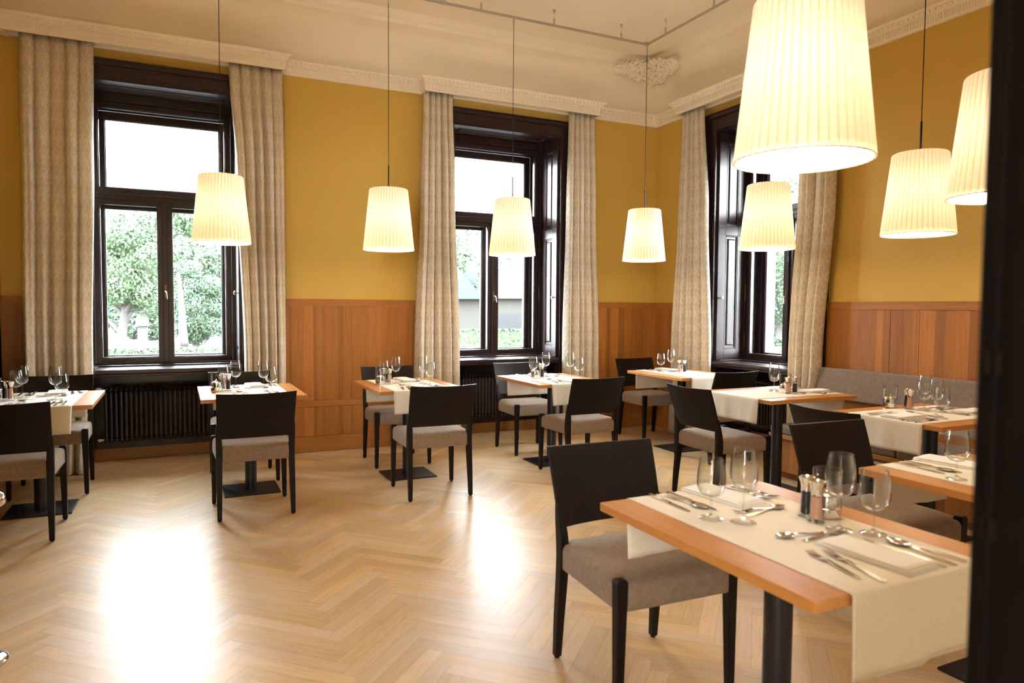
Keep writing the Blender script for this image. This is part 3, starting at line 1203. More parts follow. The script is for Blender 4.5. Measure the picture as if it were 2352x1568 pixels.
def make_lamp():
    root = empty('pendant_lamp')          # origin: centre of the bottom rim
    H, R0, R1 = 0.51, 0.21, 0.158
    pl = 44
    seg = pl*6
    shape = [0.0, 0.62, 0.95, 1.0, 0.95, 0.62]
    mod = lambda k: 1+0.045*(shape[k % 6]-0.7)
    prof = []
    for i in range(15):
        t = i/14
        prof.append((R0+(R1-R0)*t, H*t*0.975))
    prof += [(R1-0.006, H*0.990), (R1-0.016, H*0.998), (R1-0.03, H)]
    m = MB().lathe(prof, seg, None, mod=mod)
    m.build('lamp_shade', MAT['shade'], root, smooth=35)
    m = MB().lathe([(R0-0.004, 0.0), (R0+0.001, 0.0), (R0+0.001, 0.004), (R0-0.004, 0.004)], 64)
    m.build('rim_ring', MAT['shade'], root, smooth=40)
    m = MB()
    for k in range(3):
        a = 2*pi*k/3
        m.tube([(0, 0, H-0.006), ((R1-0.012)*cos(a), (R1-0.012)*sin(a), H-0.006)], 0.0025, 6)
    m.lathe([(R1-0.018, H-0.010), (R1-0.012, H-0.010), (R1-0.012, H-0.004), (R1-0.018, H-0.004)], 48)
    m.build('top_spider', MAT['black_cable'], root)
    m = MB().lathe([(0.002, 0.004), (R0-0.006, 0.004), (R0-0.006, 0.008), (0.002, 0.008)], 64)
    m.build('diffuser', MAT['diffuser'], root)
    m = MB().cyl(R0-0.008, 0.011, 0.015, 48)  # unseen disc added to keep the diffuser glow off the shade
    m.build('glow_baffle', MAT['glow_baffle'], root)
    m = MB().cyl(0.0065, H-0.01, H+0.195, 12)
    m.build('stem', MAT['black_cable'], root, smooth=40)
    m = MB().tube([(0, 0, H+0.19), (0, 0, ZR-1.856-0.075)], 0.0028, 8)
    m.build('cord', MAT['black_cable'], root, smooth=40)
    m = MB().cyl(0.006, ZR-1.856-0.085, ZR-1.856-0.055, 10)
    m.cyl(0.008, ZR-1.856-0.055, ZR-1.856-0.005, 10)
    m.build('rail_plug', MAT['rail_metal'], root, smooth=40)
    return root


LAMP = Kind(make_lamp)
lamps = [(-4.765, -0.99, 'pleated pendant lamp in front of the left window'),
         (-3.47, -0.99, 'pleated pendant lamp before the yellow wall between the two back windows'),
         (-2.325, -0.99, 'pleated pendant lamp in front of the middle window'),
         (-0.87, -0.99, 'pleated pendant lamp hanging in the room corner'),
         (-0.87, -2.61, 'pleated pendant lamp in front of the right window'),
         (-0.87, -3.86, 'pleated pendant lamp before the yellow right wall above the bench'),
         (-3.27, -5.125, 'largest pleated pendant lamp, cut by the top of the picture'),
         (-1.96, -4.99, 'pleated pendant lamp half hidden behind the dark doorpost')]
for x, y, lb in lamps:
    LAMP.put((x, y, 1.856), random.uniform(0, 6), lb, 'lamp', 'pleated pendant lamps')
    bl = bpy.data.lights.new('lamp_bulb', 'POINT')
    bl.energy = 3.5
    bl.color = (1.0, 0.88, 0.71)
    bl.shadow_soft_size = 0.05
    lo = bpy.data.objects.new('lamp_bulb', bl)
    lo.location = (x, y, 1.856+0.26)
    COL.objects.link(lo)

# unseen globe lamp added behind the doorway as fill light
hl = empty('fill_lamp', (-5.5, -8.2, 0))
tag(hl, 'added fill-light globe on a pole, unseen in the hall behind the doorway', 'lamp')
m = MB().sphere((0, 0, 2.0), 0.2, 24)
m.build('globe', MAT['fill_globe'], hl, smooth=180)
m = MB().cyl(0.012, 0.02, 1.81, 10)
m.build('pole', MAT['black_cable'], hl)
m = MB().cyl(0.15, 0.0, 0.02, 24)
m.build('base', MAT['iron'], hl)

rt = empty('lamp_rail', (0, 0, 0))
tag(rt, 'pale metal lamp rail hanging below the ceiling on thin wires', 'rail')
m = MB()
for dz in (0.0, 0.018):
    m.box(-6.2, -0.87, -0.993, -0.987, ZR+dz-0.003, ZR+dz+0.003)
    m.box(-0.873, -0.867, -6.2, -0.987, ZR+dz-0.003, ZR+dz+0.003)
m.box(-6.2, -0.87, -0.9905, -0.9895, ZR, ZR+0.018)
m.box(-0.8705, -0.8695, -6.2, -0.987, ZR, ZR+0.018)
m.build('rail', MAT['rail_metal'], rt)
m = MB()
m.box(-0.90, -0.855, -1.005, -0.975, ZR-0.0045, ZR+0.03)
m.build('corner_joint', MAT['rail_metal'], rt, bevel=0.004)
m = MB().box(-3.015, -2.965, -1.0, -0.98, ZR-0.0045, ZR+0.032)
m.build('rail_joint', MAT['rail_metal'], rt, bevel=0.004)
for x, y in [(-5.6, -0.99), (-4.4, -0.99), (-3.35, -0.99), (-2.64, -0.99), (-1.913, -0.99), (-1.176, -0.99), (-0.87, -1.277), (-0.87, -1.94), (-0.87, -2.9), (-0.87, -3.6)]:
    m = MB()
    m.lathe([(0.004, ZR+0.075), (0.009, ZR+0.07), (0.0095, ZR+0.03), (0.0115, ZR+0.02), (0.0115, ZR), (0.006, ZR-0.0045)], 12, Matrix.Translation((x, y, 0)), True, True)
    m.tube([(x, y, ZR+0.07), (x, y, ZC)], 0.0013, 6)
    m.lathe([(0.005, ZC-0.028), (0.012, ZC-0.004), (0.014, ZC)], 12, Matrix.Translation((x, y, 0)), True, True)
    m.build('wire_hanger', MAT['rail_metal'], rt, smooth=40)

# ------------------------------------------------------------------ chairs


def loft(m, secs, T=None):
    """secs: list of (cx, cy, hx, hy, z)"""
    vs, fs = [], []
    for cx, cy_, hx, hy, z in secs:
        vs += [(cx-hx, cy_-hy, z), (cx+hx, cy_-hy, z), (cx+hx, cy_+hy, z), (cx-hx, cy_+hy, z)]
    n = len(secs)
    for i in range(n-1):
        for k in range(4):
            k2 = (k+1) % 4
            fs.append((i*4+k, i*4+k2, (i+1)*4+k2, (i+1)*4+k))
    fs.append((3, 2, 1, 0))
    fs.append(tuple(range((n-1)*4, n*4)))
    m.add(vs, fs, T)


def make_chair():
    root = empty('dining_chair')          # origin on the floor, chair faces +y
    dw = MAT['darkwood']
    for s in (-1, 1):
        m = MB()
        loft(m, [(s*0.2275, -0.2325, 0.0135, 0.015, 0.008), (s*0.2265, -0.222, 0.016, 0.018, 0.15), (s*0.225, -0.205, 0.0175, 0.021, 0.32),
                 (s*0.2245, -0.198, 0.018, 0.023, 0.42), (s*0.2255, -0.204, 0.018, 0.021, 0.50), (s*0.228, -0.214, 0.0175, 0.014, 0.56),
                 (s*0.2305, -0.226, 0.012, 0.009, 0.62)])
        m.cyl(0.011, 0.0, 0.008, 10, Matrix.Translation((s*0.2275, -0.2325, 0)))
        m.build('rear_leg', dw, root, bevel=0.003)
    for s in (-1, 1):
        m = MB()
        loft(m, [(s*0.2365, 0.229, 0.0135, 0.0135, 0.008), (s*0.2325, 0.227, 0.0185, 0.0185, 0.34), (s*0.2315, 0.2265, 0.0205, 0.0205, 0.472), (s*0.2315, 0.2265, 0.0165, 0.0165, 0.482)])
        m.cyl(0.011, 0.0, 0.008, 10, Matrix.Translation((s*0.2365, 0.229, 0)))
        m.build('front_leg', dw, root, bevel=0.003)
    # curved back panel, hollow towards the sitter
    m = MB()
    nx, nz = 20, 10
    vs = []
    for layer in (0, 1):
        for j in range(nz+1):
            t = j/nz
            z = 0.528+(0.832-0.528)*t
            yb = -0.206-0.079*t-0.018*t*t
            hw = 0.2365+0.0085*t
            for i in range(nx+1):
                u = -1+2*i/nx
                y = yb-0.030*(1-u*u)+(0.0085 if layer else -0.0085)
                zz = z-(0.007*(1-u*u) if j == nz else 0)+(0.004*(1-u*u) if j == 0 else 0)
                vs.append((u*hw, y, zz))
    st = (nx+1)*(nz+1)
    fs = []
    for j in range(nz):
        for i in range(nx):
            q = j*(nx+1)+i
            fs.append((q, q+1, q+nx+2, q+nx+1))
            fs.append((st+q, st+q+nx+1, st+q+nx+2, st+q+1))
    for i in range(nx):
        fs.append((i, st+i, st+i+1, i+1))
        q = nz*(nx+1)+i
        fs.append((q, q+1, st+q+1, st+q))
    for j in range(nz):
        q = j*(nx+1)
        fs.append((q, q+nx+1, st+q+nx+1, st+q))
        q += nx
        fs.append((q, st+q, st+q+nx+1, q+nx+1))
    m.add(vs, fs)
    m.build('backrest', dw, root, smooth=40, bevel=0.002)
    # upholstered seat with notches for the legs
    m = MB()
    ol = [(-0.205, -0.218), (0.205, -0.218), (0.205, -0.174), (0.238, -0.174), (0.2455, 0.205), (0.2105, 0.207), (0.2105, 0.2455),
          (-0.2105, 0.2455), (-0.2105, 0.207), (-0.2455, 0.205), (-0.238, -0.174), (-0.205, -0.174)]
    pts = []
    for i in range(len(ol)):                  # subdivide the outline
        a, b = Vector(ol[i]), Vector(ol[(i+1) % len(ol)])
        k = max(1, int((b-a).length/0.05))
        for q in range(k):
            pts.append(a+(b-a)*q/k)
    rings = [(0.975, 0.372), (0.998, 0.377), (1.0, 0.395), (1.0, 0.445), (0.99, 0.462), (0.96, 0.474), (0.88, 0.482), (0.7, 0.487), (0.4, 0.489), (0.12, 0.490)]
    vs = []
    for sc_, z in rings:
        for p in pts:
            # front edge rolls down a little, rear stays high
            roll = -0.010*max(0, (p.y-0.10)/0.15)**2 if z > 0.44 else 0
            vs.append((p.x*sc_, p.y*sc_, z+roll))
    n = len(pts)
    fs = []
    for r_ in range(len(rings)-1):
        for i in range(n):
            i2 = (i+1) % n
            fs.append((r_*n+i, r_*n+i2, (r_+1)*n+i2, (r_+1)*n+i))
    fs.append(tuple(reversed(range(n))))
    fs.append(tuple(range((len(rings)-1)*n, len(rings)*n)))
    m.add(vs, fs)
    m.build('seat', MAT['seat'], root, smooth=55)
    return root


CHAIR = Kind(make_chair)
CG = 'dark dining chairs'
D = radians
chairs = [
    (-5.985, -1.728, D(0), 'dark dining chair seen from behind at the leftmost table, cut by the frame'),
    (-5.93, -0.618, D(180), 'dark dining chair behind the leftmost table, before the left curtain'),
    (-4.625, -1.730, D(0.5), 'dark dining chair seen from behind at the second table from the left'),
    (-4.61, -0.768, D(180), 'dark dining chair mostly hidden behind the second table from the left'),
    (-3.365, -1.786, D(-1.8), 'dark dining chair seen from behind at the table before the wood panelling'),
    (-3.32, -0.680, D(180), 'dark dining chair with its back to the wood panelling'),
    (-2.045, -1.727, D(0.6), 'dark dining chair seen from behind at the middle window table'),
    (-2.0, -0.695, D(180), 'dark dining chair with its back to the middle window'),
    (-0.60, -1.73, D(0), 'dark dining chair seen from behind at the corner table, only its back visible'),
    (-0.48, -0.60, D(180), 'dark dining chair in the room corner behind the corner table'),
    (-1.476, -2.80, D(-92), 'dark dining chair facing the right wall at the right window table'),
    (-1.50, -3.985, D(-92), 'dark dining chair facing the bench at the table beside the doorpost'),
    (-2.19, -4.63, D(178), 'dark dining chair behind the foreground table, facing the camera, partly hidden'),
    (-3.515, -4.632, D(178), 'largest dark dining chair, in the foreground, facing the camera'),
]
for x, y, rz, lb in chairs:
    CHAIR.put((x, y, 0), rz, lb, 'chair', CG)

# ------------------------------------------------------------------ tables


def make_table(matname):
    root = empty('dining_table')           # long side along y
    A, B = 0.70, 0.86
    m = MB().box(-A/2, A/2, -B/2, B/2, 0.722, 0.75)
    m.build('tabletop', MAT[matname], root, bevel=0.0025)
    m = MB().lathe([(0.041, 0.012), (0.041, 0.712)], 32, None, True, True)
    m.build('column', MAT['iron'], root, smooth=40)
    m = MB().box(-0.16, 0.16, -0.16, 0.16, 0.712, 0.722)
    m.build('mounting_plate', MAT['iron'], root)
    m = MB().box(-0.195, 0.195, -0.18, 0.18, 0.0, 0.011)
    m.build('base_plate', MAT['iron'], root, bevel=0.002)
    return root


TABLE = Kind(lambda: make_table('table'))
tables = {
    1: (-5.922, -1.193, 0, 'leftmost table'),
    2: (-4.594, -1.203, 0, 'second table from left'),
    3: (-3.375, -1.211, 0, 'third table from left'),
    4: (-2.046, -1.257, 0, 'middle window table'),
    5: (-0.576, -1.244, 0, 'corner table'),
    6: (-0.946, -2.831, -90, 'right window table'),
    7: (-0.900, -4.009, -90, 'doorpost bench table'),
    8: (-2.250, -5.270, 0, 'half-hidden right table'),
    9: (-3.484, -5.274, 0, 'foreground table'),
}
tl = {1: 'beech table at the left edge of the room below the left curtain',
      2: 'beech table below the right half of the left window',
      3: 'beech table before the wood panelling between the back windows',
      4: 'beech table in front of the middle window radiator',
      5: 'beech table in the room corner',
      6: 'beech table in front of the right window, one end over the bench',
      7: 'beech table at the grey bench beside the dark doorpost',
      8: 'beech table half hidden by the doorpost, right of the foreground table',
      9: 'large beech table in the right foreground'}
for k, (x, y, a, nm) in tables.items():
    TABLE.put((x, y, 0), D(a), tl[k], 'table', 'square beech tables on black pedestals')


def make_runner(drop_n, drop_f, seed):
    """cream runner over the table along y, hanging over both ends"""
    B = 0.43
    hw = 0.24
    rr = random.Random(seed)
    z0 = 0.7512
    r_ = 0.006
    path = []
    nn = 9
    for i in range(nn+1):
        path.append((-B-r_-0.001, z0-r_-drop_n*(1-i/nn), 1-i/nn, -1))
    path.append((-B-r_*0.7+0.001, z0-r_*0.3, 0, 0))
    for i in range(11):
        path.append((-B+0.002+(2*B-0.004)*i/10, z0, 0, 0))
    path.append((B+r_*0.7-0.001, z0-r_*0.3, 0, 0))
    for i in range(nn+1):
        path.append((B+r_+0.001, z0-r_-drop_f*(i/nn), i/nn, 1))
    nx = 24
    p1, p2 = rr.uniform(0, 6), rr.uniform(0, 6)
    vs, fs = [], []
    for (y, z, hang, sgn) in path:
        for i in range(nx+1):
            u = -1+2*i/nx
            wv = hang*0.007*(sin(u*5+p1)+0.5*sin(u*11+p2)) if sgn else 0
            wv = max(wv, -0.004*hang)
            vs.append((u*(hw-0.006*hang)+0.004*hang*sin(p2), y+sgn*wv+sgn*0.003*hang, z))
    np_ = len(path)
    for j in range(np_-1):
        for i in range(nx):
            q = j*(nx+1)+i
            fs.append((q, q+1, q+nx+2, q+nx+1))
    m = MB()
    m.add(vs, fs)
    o = m.build('table_runner', MAT['linen'], smooth=180, solid=0.0016)
    # stitched hem bands along the edges of both hanging ends
    for sg, jb, rng in ((-1, 0, range(0, nn)), (1, np_-1, range(np_-nn-1, np_-1))):
        h = MB()
        for i in range(nx):
            a, b = Vector(vs[jb*(nx+1)+i]), Vector(vs[jb*(nx+1)+i+1])
            off = Vector((0, sg*0.0014, 0))
            up = Vector((0, 0, 0.0035))
            h.add([a+off+up*2.6, b+off+up*2.6, b+off+up*3.4, a+off+up*3.4], [(0, 1, 2, 3)])
        for j in rng:
            for i0, sx_ in ((0, 1), (nx, -1)):
                a, b = Vector(vs[j*(nx+1)+i0]), Vector(vs[(j+1)*(nx+1)+i0])
                off = Vector((sx_*0.010, sg*0.0014, 0))
                wd = Vector((sx_*0.003, 0, 0))
                h.add([a+off, b+off, b+off+wd, a+off+wd], [(0, 1, 2, 3)])
        h.build('hem_stitching', MAT['hem'], o, solid=0.0004)
    return o


for k, (x, y, a, nm) in tables.items():
    o = make_runner(0.20 if k == 9 else 0.172, 0.205 if k == 9 else 0.19, k)
    o.location = (x, y, 0)
    o.rotation_euler = (0, 0, D(a))
    tag(o, 'cream linen runner hanging over both ends of the ' + nm, 'table runner', 'cream table runners')

# ------------------------------------------------------------------ tableware
ZT = 0.7522     # top of the runner


def glass_maker(h, rf, zb, zm, rm, rr):
    def mk():
        root = empty('wine_glass')
        m = MB()
        prof = []
        n = 18
        for i in range(n+1):
            t = i/n
            z = zb+(h-zb)*t
            tm = (zm-zb)/(h-zb)
            if t < tm:
                q = t/tm
                r_ = 0.004+(rm-0.004)*sqrt(max(0, 1-(1-q)**2.1))
            else:
                q = (t-tm)/(1-tm)
                r_ = rm+(rr-rm)*(q**1.7)
            prof.append((r_, z))
        inner = [(max(0.0005, r_-0.0011), z+(0.002 if i == 0 else 0)) for i, (r_, z) in enumerate(prof)]
        m.lathe(prof+inner[::-1], 32)
        m.build('bowl', MAT['glass'], root, smooth=60)
        m = MB().lathe([(0.006, 0.010), (0.0045, 0.018), (0.0036, 0.03), (0.0034, zb*0.7), (0.0042, zb-0.006), (0.0062, zb+0.003)], 14, None, True, True)
        m.build('stem', MAT['glass_solid'], root, smooth=60)
        m = MB().lathe([(rf, 0.0), (rf, 0.001), (rf*0.8, 0.0022), (rf*0.5, 0.0052), (0.011, 0.0095), (0.006, 0.014)], 28, None, False, True)
        m.build('foot', MAT['glass_solid'], root, smooth=40)
        return root
    return mk


TALL = Kind(glass_maker(0.222, 0.0375, 0.094, 0.148, 0.0405, 0.0325))
SHORT = Kind(glass_maker(0.184, 0.0365, 0.066, 0.112, 0.0430, 0.0345))


def make_candle():
    root = empty('candle_holder')
    m = MB().lathe([(0.040, 0.0), (0.0425, 0.002), (0.0425, 0.029), (0.040, 0.031)], 32, None, True, True)
    m.build('chrome_base', MAT['chrome'], root, smooth=40)
    m = MB().lathe([(0.0345, 0.031), (0.0345, 0.062), (0.033, 0.066), (0.022, 0.073), (0.010, 0.077), (0.006, 0.080), (0.006, 0.086), (0.002, 0.088)], 28, None, True, True)
    m.build('oil_lamp', MAT['chrome'], root, smooth=40)
    m = MB().lathe([(0.0425, 0.030), (0.0425, 0.146), (0.0410, 0.146), (0.0410, 0.030)], 32)
    m.build('glass_cylinder', MAT['glass'], root, smooth=40)
    return root


def mill_maker(fill):
    def mk():
        root = empty('spice_mill')
        m = MB().lathe([(0.0235, 0.0), (0.0250, 0.003), (0.0225, 0.012), (0.0190, 0.04), (0.0170, 0.072), (0.0165, 0.080)], 24, None, True, True)
        m.build('glass_body', MAT['glass_solid'], root, smooth=40)
        m = MB().lathe([(0.0150, 0.010), (0.0160, 0.014), (0.0150, 0.045), (0.0135, 0.076)], 18, None, True, True)
        m.build('spice_filling', MAT[fill], root, smooth=40)
        m = MB().lathe([(0.0165, 0.080), (0.0160, 0.090), (0.0185, 0.105), (0.0235, 0.119), (0.0240, 0.123), (0.021, 0.124), (0.015, 0.119)], 24, None, True, True)
        m.build('chrome_top', MAT['chrome'], root, smooth=40)
        return root
    return mk


CANDLE = Kind(make_candle)
SALT = Kind(mill_maker('pink_salt'))
PEPPER = Kind(mill_maker('pepper'))


def strip(m, pts, th=0.0020):
    """pts: (s, half width, z) along +y; makes a thin solid strip"""
    vs, fs = [], []
    for s_, hw, z in pts:
        vs += [(-hw, s_, z), (hw, s_, z), (hw, s_, z+th), (-hw, s_, z+th)]
    n = len(pts)
    for i in range(n-1):
        for k in range(4):
            k2 = (k+1) % 4
            fs.append((i*4+k, i*4+k2, (i+1)*4+k2, (i+1)*4+k))
    fs.append((3, 2, 1, 0))
    fs.append(tuple(range((n-1)*4, n*4)))
    m.add(vs, fs)


def handle_pts(L):
    return [(0.0, 0.0055, 0.0), (0.004, 0.0080, 0.0002), (0.03, 0.0085, 0.001), (0.07, 0.0060, 0.003), (0.10*L/0.2, 0.0038, 0.0055), (0.118*L/0.2, 0.0034, 0.007)]


def fork_maker(L):
    def mk():
        m = MB()
        b = L*0.62
        pts = handle_pts(L)+[(b+0.004, 0.006, 0.006), (b+0.018, 0.0115, 0.0022), (b+0.030, 0.0122, 0.0012)]
        strip(m, pts)
        for i in range(4):
            x = -0.0102+0.0068*i
            q = MB()
            strip(q, [(b+0.028, 0.0019, 0.0012), (b+0.045, 0.0018, 0.0016), (L-0.012, 0.0016, 0.0042), (L, 0.0007, 0.0068)], 0.0017)
            m.add([v+Vector((x, 0, 0)) for v in q.v], q.f)
        return m.build('fork', MAT['steel'], smooth=45)
    return mk


def knife_maker(L):
    def mk():
        m = MB()
        strip(m, [(0, 0.0058, 0.0008), (0.004, 0.0078, 0.0), (0.05, 0.0072, 0.0), (0.105, 0.0060, 0.0), (0.112, 0.0066, 0.0)], 0.0052)
        strip(m, [(0.112, 0.0062, 0.001), (0.118, 0.0085, 0.001), (L-0.05, 0.0098, 0.001), (L-0.012, 0.0075, 0.001), (L, 0.0010, 0.001)], 0.0017)
        return m.build('knife', MAT['steel'], smooth=45)
    return mk


def spoon_maker(L, bw):
    def mk():
        m = MB()
        bl = bw*1.55
        b = L-bl
        strip(m, [(s_, hw, z) for s_, hw, z in handle_pts(L) if s_ < b-0.01]+[(b, 0.0036, 0.0068), (b+0.006, 0.006, 0.006)])
        # oval bowl, a shallow shell
        nu, nv = 18, 6
        vs = []
        for layer in (0, 1):
            for j in range(nv+1):
                rr = j/nv
                for i in range(nu):
                    a = 2*pi*i/nu
                    x = bw/2*rr*cos(a)*(1-0.10*sin(a))
                    y = b+bl/2+bl/2*rr*sin(a)
                    z = 0.0072*rr*rr+(0.0014 if layer else 0.0)
                    vs.append((x, y, z))
        st = (nv+1)*nu
        fs = []
        for L_2 in (0, 1):
            for j in range(nv):
                for i in range(nu):
                    i2 = (i+1) % nu
                    q = (L_2*st+j*nu+i, L_2*st+j*nu+i2, L_2*st+(j+1)*nu+i2, L_2*st+(j+1)*nu+i)
                    fs.append(q)
        for i in range(nu):
            i2 = (i+1) % nu
            fs.append((nv*nu+i, nv*nu+i2, st+nv*nu+i2, st+nv*nu+i))
        m.add(vs, fs)
        return m.build('spoon', MAT['steel'], smooth=60)
    return mk


FORK = Kind(fork_maker(0.205))
FORK2 = Kind(fork_maker(0.185))
KNIFE = Kind(knife_maker(0.232))
KNIFE2 = Kind(knife_maker(0.215))
SPOON = Kind(spoon_maker(0.205, 0.044))
SPOON2 = Kind(spoon_maker(0.185, 0.038))
DFORK = Kind(fork_maker(0.180))


def make_napkin():
    m = MB()
    hx, hy = 0.060, 0.132
    # one long cloth folded over itself: four layers with soft rounded folds on the left
    pts = []
    lay = 4
    t = 0.0036
    for k in range(lay):
        z = 0.0016+k*t
        xs = [-hx+0.003*(k % 2), hx-0.002*k]
        if k % 2:
            xs = xs[::-1]
        for i in range(9):
            pts.append((xs[0]+(xs[1]-xs[0])*i/8, z+0.0012*sin(pi*i/8)*(k/3)))
        if k < lay-1:
            e = 1 if k % 2 == 0 else -1
            for i in range(1, 4):
                a = -pi/2+pi*i/4
                pts.append((xs[1]+e*0.0018*cos(a), z+t/2+t/2*sin(a)))
    ny = 12
    vs, fs = [], []
    for j in range(ny+1):
        v = -1+2*j/ny
        for i, (x, z) in enumerate(pts):
            lay_i = min(lay-1, i//12)
            vs.append((x*(1-0.01*abs(v)), v*(hy-0.0035*lay_i*(1 if lay_i == 3 else 0.4)), z+0.0008*sin(v*4+x*30)*(z/0.015)))
    n = len(pts)
    for j in range(ny):
        for i in range(n-1):
            q = j*n+i
            fs.append((q, q+1, q+n+1, q+n))
    m.add(vs, fs)
    return m.build('napkin', MAT['napkin'], smooth=70, solid=0.0026)


NAPKIN = Kind(make_napkin)

# place settings: item -> (x, y, angle) with the guest at -y looking along +y; handle end of each piece at (x, y)


def ang(x0, y0, x1, y1):
    return atan2(-(x1-x0), y1-y0)


NEAR = dict(napkin=(0.020, -0.292, D(4)),
            fork_o=(-0.150, -0.385, ang(-0.150, -0.385, -0.108, -0.17)), fork_i=(-0.112, -0.420, ang(-0.112, -0.420, -0.066, -0.2)),
            knife_i=(0.110, -0.422, ang(0.112, -0.42, 0.116, -0.19)), knife_o=(0.192, -0.420, ang(0.192, -0.42, 0.184, -0.19)),
            spoon=(0.146, -0.425, ang(0.146, -0.425, 0.166, -0.22)),
            dfork=(-0.055, -0.135, ang(-0.06, -0.14, 0.12, -0.127)), dspoon=(0.078, -0.112, ang(0.078, -0.112, -0.10, -0.085)))
FAR = dict(napkin=(-0.062, -0.312, D(6)),
           fork_o=(-0.182, -0.40, ang(-0.182, -0.40, -0.225, -0.20)), fork_i=(-0.146, -0.405, ang(-0.146, -0.405, -0.172, -0.2)),
           knife_i=(0.078, -0.425, ang(0.078, -0.425, 0.070, -0.2)), knife_o=(0.150, -0.428, ang(0.150, -0.428, 0.158, -0.2)),
           spoon=(0.112, -0.412, ang(0.112, -0.412, 0.088, -0.21)),
           dfork=(-0.140, -0.130, ang(-0.14, -0.130, 0.03, -0.148)), dspoon=(0.028, -0.105, ang(0.022, -0.105, -0.16, -0.135)))
PIECES = [('napkin', NAPKIN, 'folded white napkin', 'napkin', 'white napkins'),
          ('fork_o', FORK2, 'outer fork', 'fork', 'table forks'), ('fork_i', FORK, 'inner fork beside the napkin', 'fork', 'table forks'),
          ('knife_i', KNIFE, 'inner knife beside the napkin', 'knife', 'table knives'), ('knife_o', KNIFE2, 'outer knife', 'knife', 'table knives'),
          ('spoon', SPOON, 'soup spoon between the knives', 'spoon', 'soup spoons'),
          ('dfork', DFORK, 'dessert fork lying crosswise', 'fork', 'dessert forks'), ('dspoon', SPOON2, 'dessert spoon lying crosswise', 'spoon', 'dessert spoons')]
BASE = {'near': (0, NEAR), 'far': (180, FAR), 'chair': (0, NEAR), 'bench': (180, FAR)}
rj = random.Random(11)


def lay_setting(k, side):
    tx, ty, ta, nm = tables[k]
    rot, lay = BASE[side]
    T = Matrix.Translation((tx, ty, ZT)) @ Matrix.Rotation(D(ta+rot), 4, 'Z')
    where = {'near': 'near place', 'far': 'far place', 'chair': 'chair side', 'bench': 'bench side'}[side]
    j = 0.0 if k == 9 else 1.0
    for key, kind, what, cat, grp in PIECES:
        x, y, a = lay[key]
        P = T @ Vector((x+j*rj.uniform(-0.004, 0.004), y+j*rj.uniform(-0.002, 0.006), 0))
        zz = P.z
        kind.put((P.x, P.y, zz), a+D(ta+rot)+j*D(rj.uniform(-2, 2)), '%s at the %s of the %s' % (what, where, nm), cat, grp)


for k, side in [(1, 'near'), (1, 'far'), (2, 'near'), (2, 'far'), (3, 'near'), (3, 'far'), (4, 'near'), (4, 'far'), (5, 'far'),
                (6, 'bench'), (7, 'chair'), (7, 'bench'), (8, 'far'), (9, 'near'), (9, 'far')]:
    lay_setting(k, side)

# glasses, candles and mills: positions relative to each table centre
ITEMS = {
    1: dict(tf=(-0.104, 0.084), sf=(-0.155, 0.158), tn=(0.105, -0.060), sn=(0.155, -0.175), c=(-0.250, 0.080), p=(-0.192, 0.036), s=(-0.155, -0.004)),
    2: dict(tf=(-0.092, 0.078), sf=(-0.173, 0.166), tn=(0.092, -0.050), sn=(0.136, -0.132), c=(-0.229, 0.030), s=(-0.180, 0.085), p=(-0.147, 0.044)),
    3: dict(tf=(-0.075, 0.085), sf=(-0.146, 0.195), tn=(0.135, 0.001), sn=(0.156, -0.124), c=(-0.209, 0.060), p=(-0.172, 0.110), s=(-0.139, 0.043)),
    4: dict(tf=(0.035, 0.185), sf=(-0.085, 0.205), tn=(0.204, 0.032), sn=(0.218, -0.100), c=(-0.129, 0.085), s=(-0.030, 0.150), p=(-0.055, 0.085)),
    5: dict(tf=(-0.023, 0.145), sf=(-0.142, 0.150), c=(0.110, 0.115), s=(0.012, 0.056), p=(0.032, -0.003)),
    6: dict(tf=(0.026, 0.110), sf=(0.090, 0.125), c=(0.000, 0.030), s=(0.004, -0.055), p=(0.062, -0.035)),
    7: dict(tf=(0.160, 0.150), sf=(0.082, 0.105), tn=(-0.075, -0.079), sn=(-0.135, -0.152), c=(0.020, 0.292), p=(0.094, 0.228), s=(0.056, 0.180)),
    8: dict(sf=(-0.188, 0.138)),
    9: dict(sf=(-0.142, 0.137), tf=(-0.080, 0.067), tn=(0.120, -0.104), sn=(0.179, -0.169), p=(0.142, 0.034), s=(0.126, -0.018), c=(0.205, 0.012)),
}
ITEMS[6]['tf'] = (0.024, 0.063)
ITEMS[6]['sf'] = (0.092, 0.128)
ITEMS[6]['c'] = (0.046, -0.026)
ITEMS[6]['s'] = (0.004, -0.092)
ITEMS[6]['p'] = (0.068, -0.100)
IK = {'tf': (TALL, 'tall wine glass at the %s of the %s', 'wine glass', 'tall wine glasses'), 'tn': (TALL, 'tall wine glass at the %s of the %s', 'wine glass', 'tall wine glasses'),
      'sf': (SHORT, 'short round wine glass at the %s of the %s', 'wine glass', 'short wine glasses'), 'sn': (SHORT, 'short round wine glass at the %s of the %s', 'wine glass', 'short wine glasses'),
      'c': (CANDLE, 'chrome oil candle in a glass cylinder on the %s', 'candle holder', 'chrome candle holders'),
      's': (SALT, 'pink salt mill with chrome top on the %s', 'salt mill', 'salt mills'),
      'p': (PEPPER, 'dark pepper mill with chrome top on the %s', 'pepper mill', 'pepper mills')}
for k, d in ITEMS.items():
    tx, ty, ta, nm = tables[k]
    for key, (x, y) in d.items():
        kind, lb, cat, grp = IK[key]
        if key[0] in 'ts' and len(key) == 2:
            side = {'f': 'bench side' if k in (6, 7) else 'far place', 'n': 'chair side' if k == 7 else 'near place'}[key[1]]
            lb = lb % (side, nm)
        else:
            lb = lb % nm
        o = kind.put((tx+x, ty+y, ZT), rj.uniform(0, 6), lb, cat, grp)

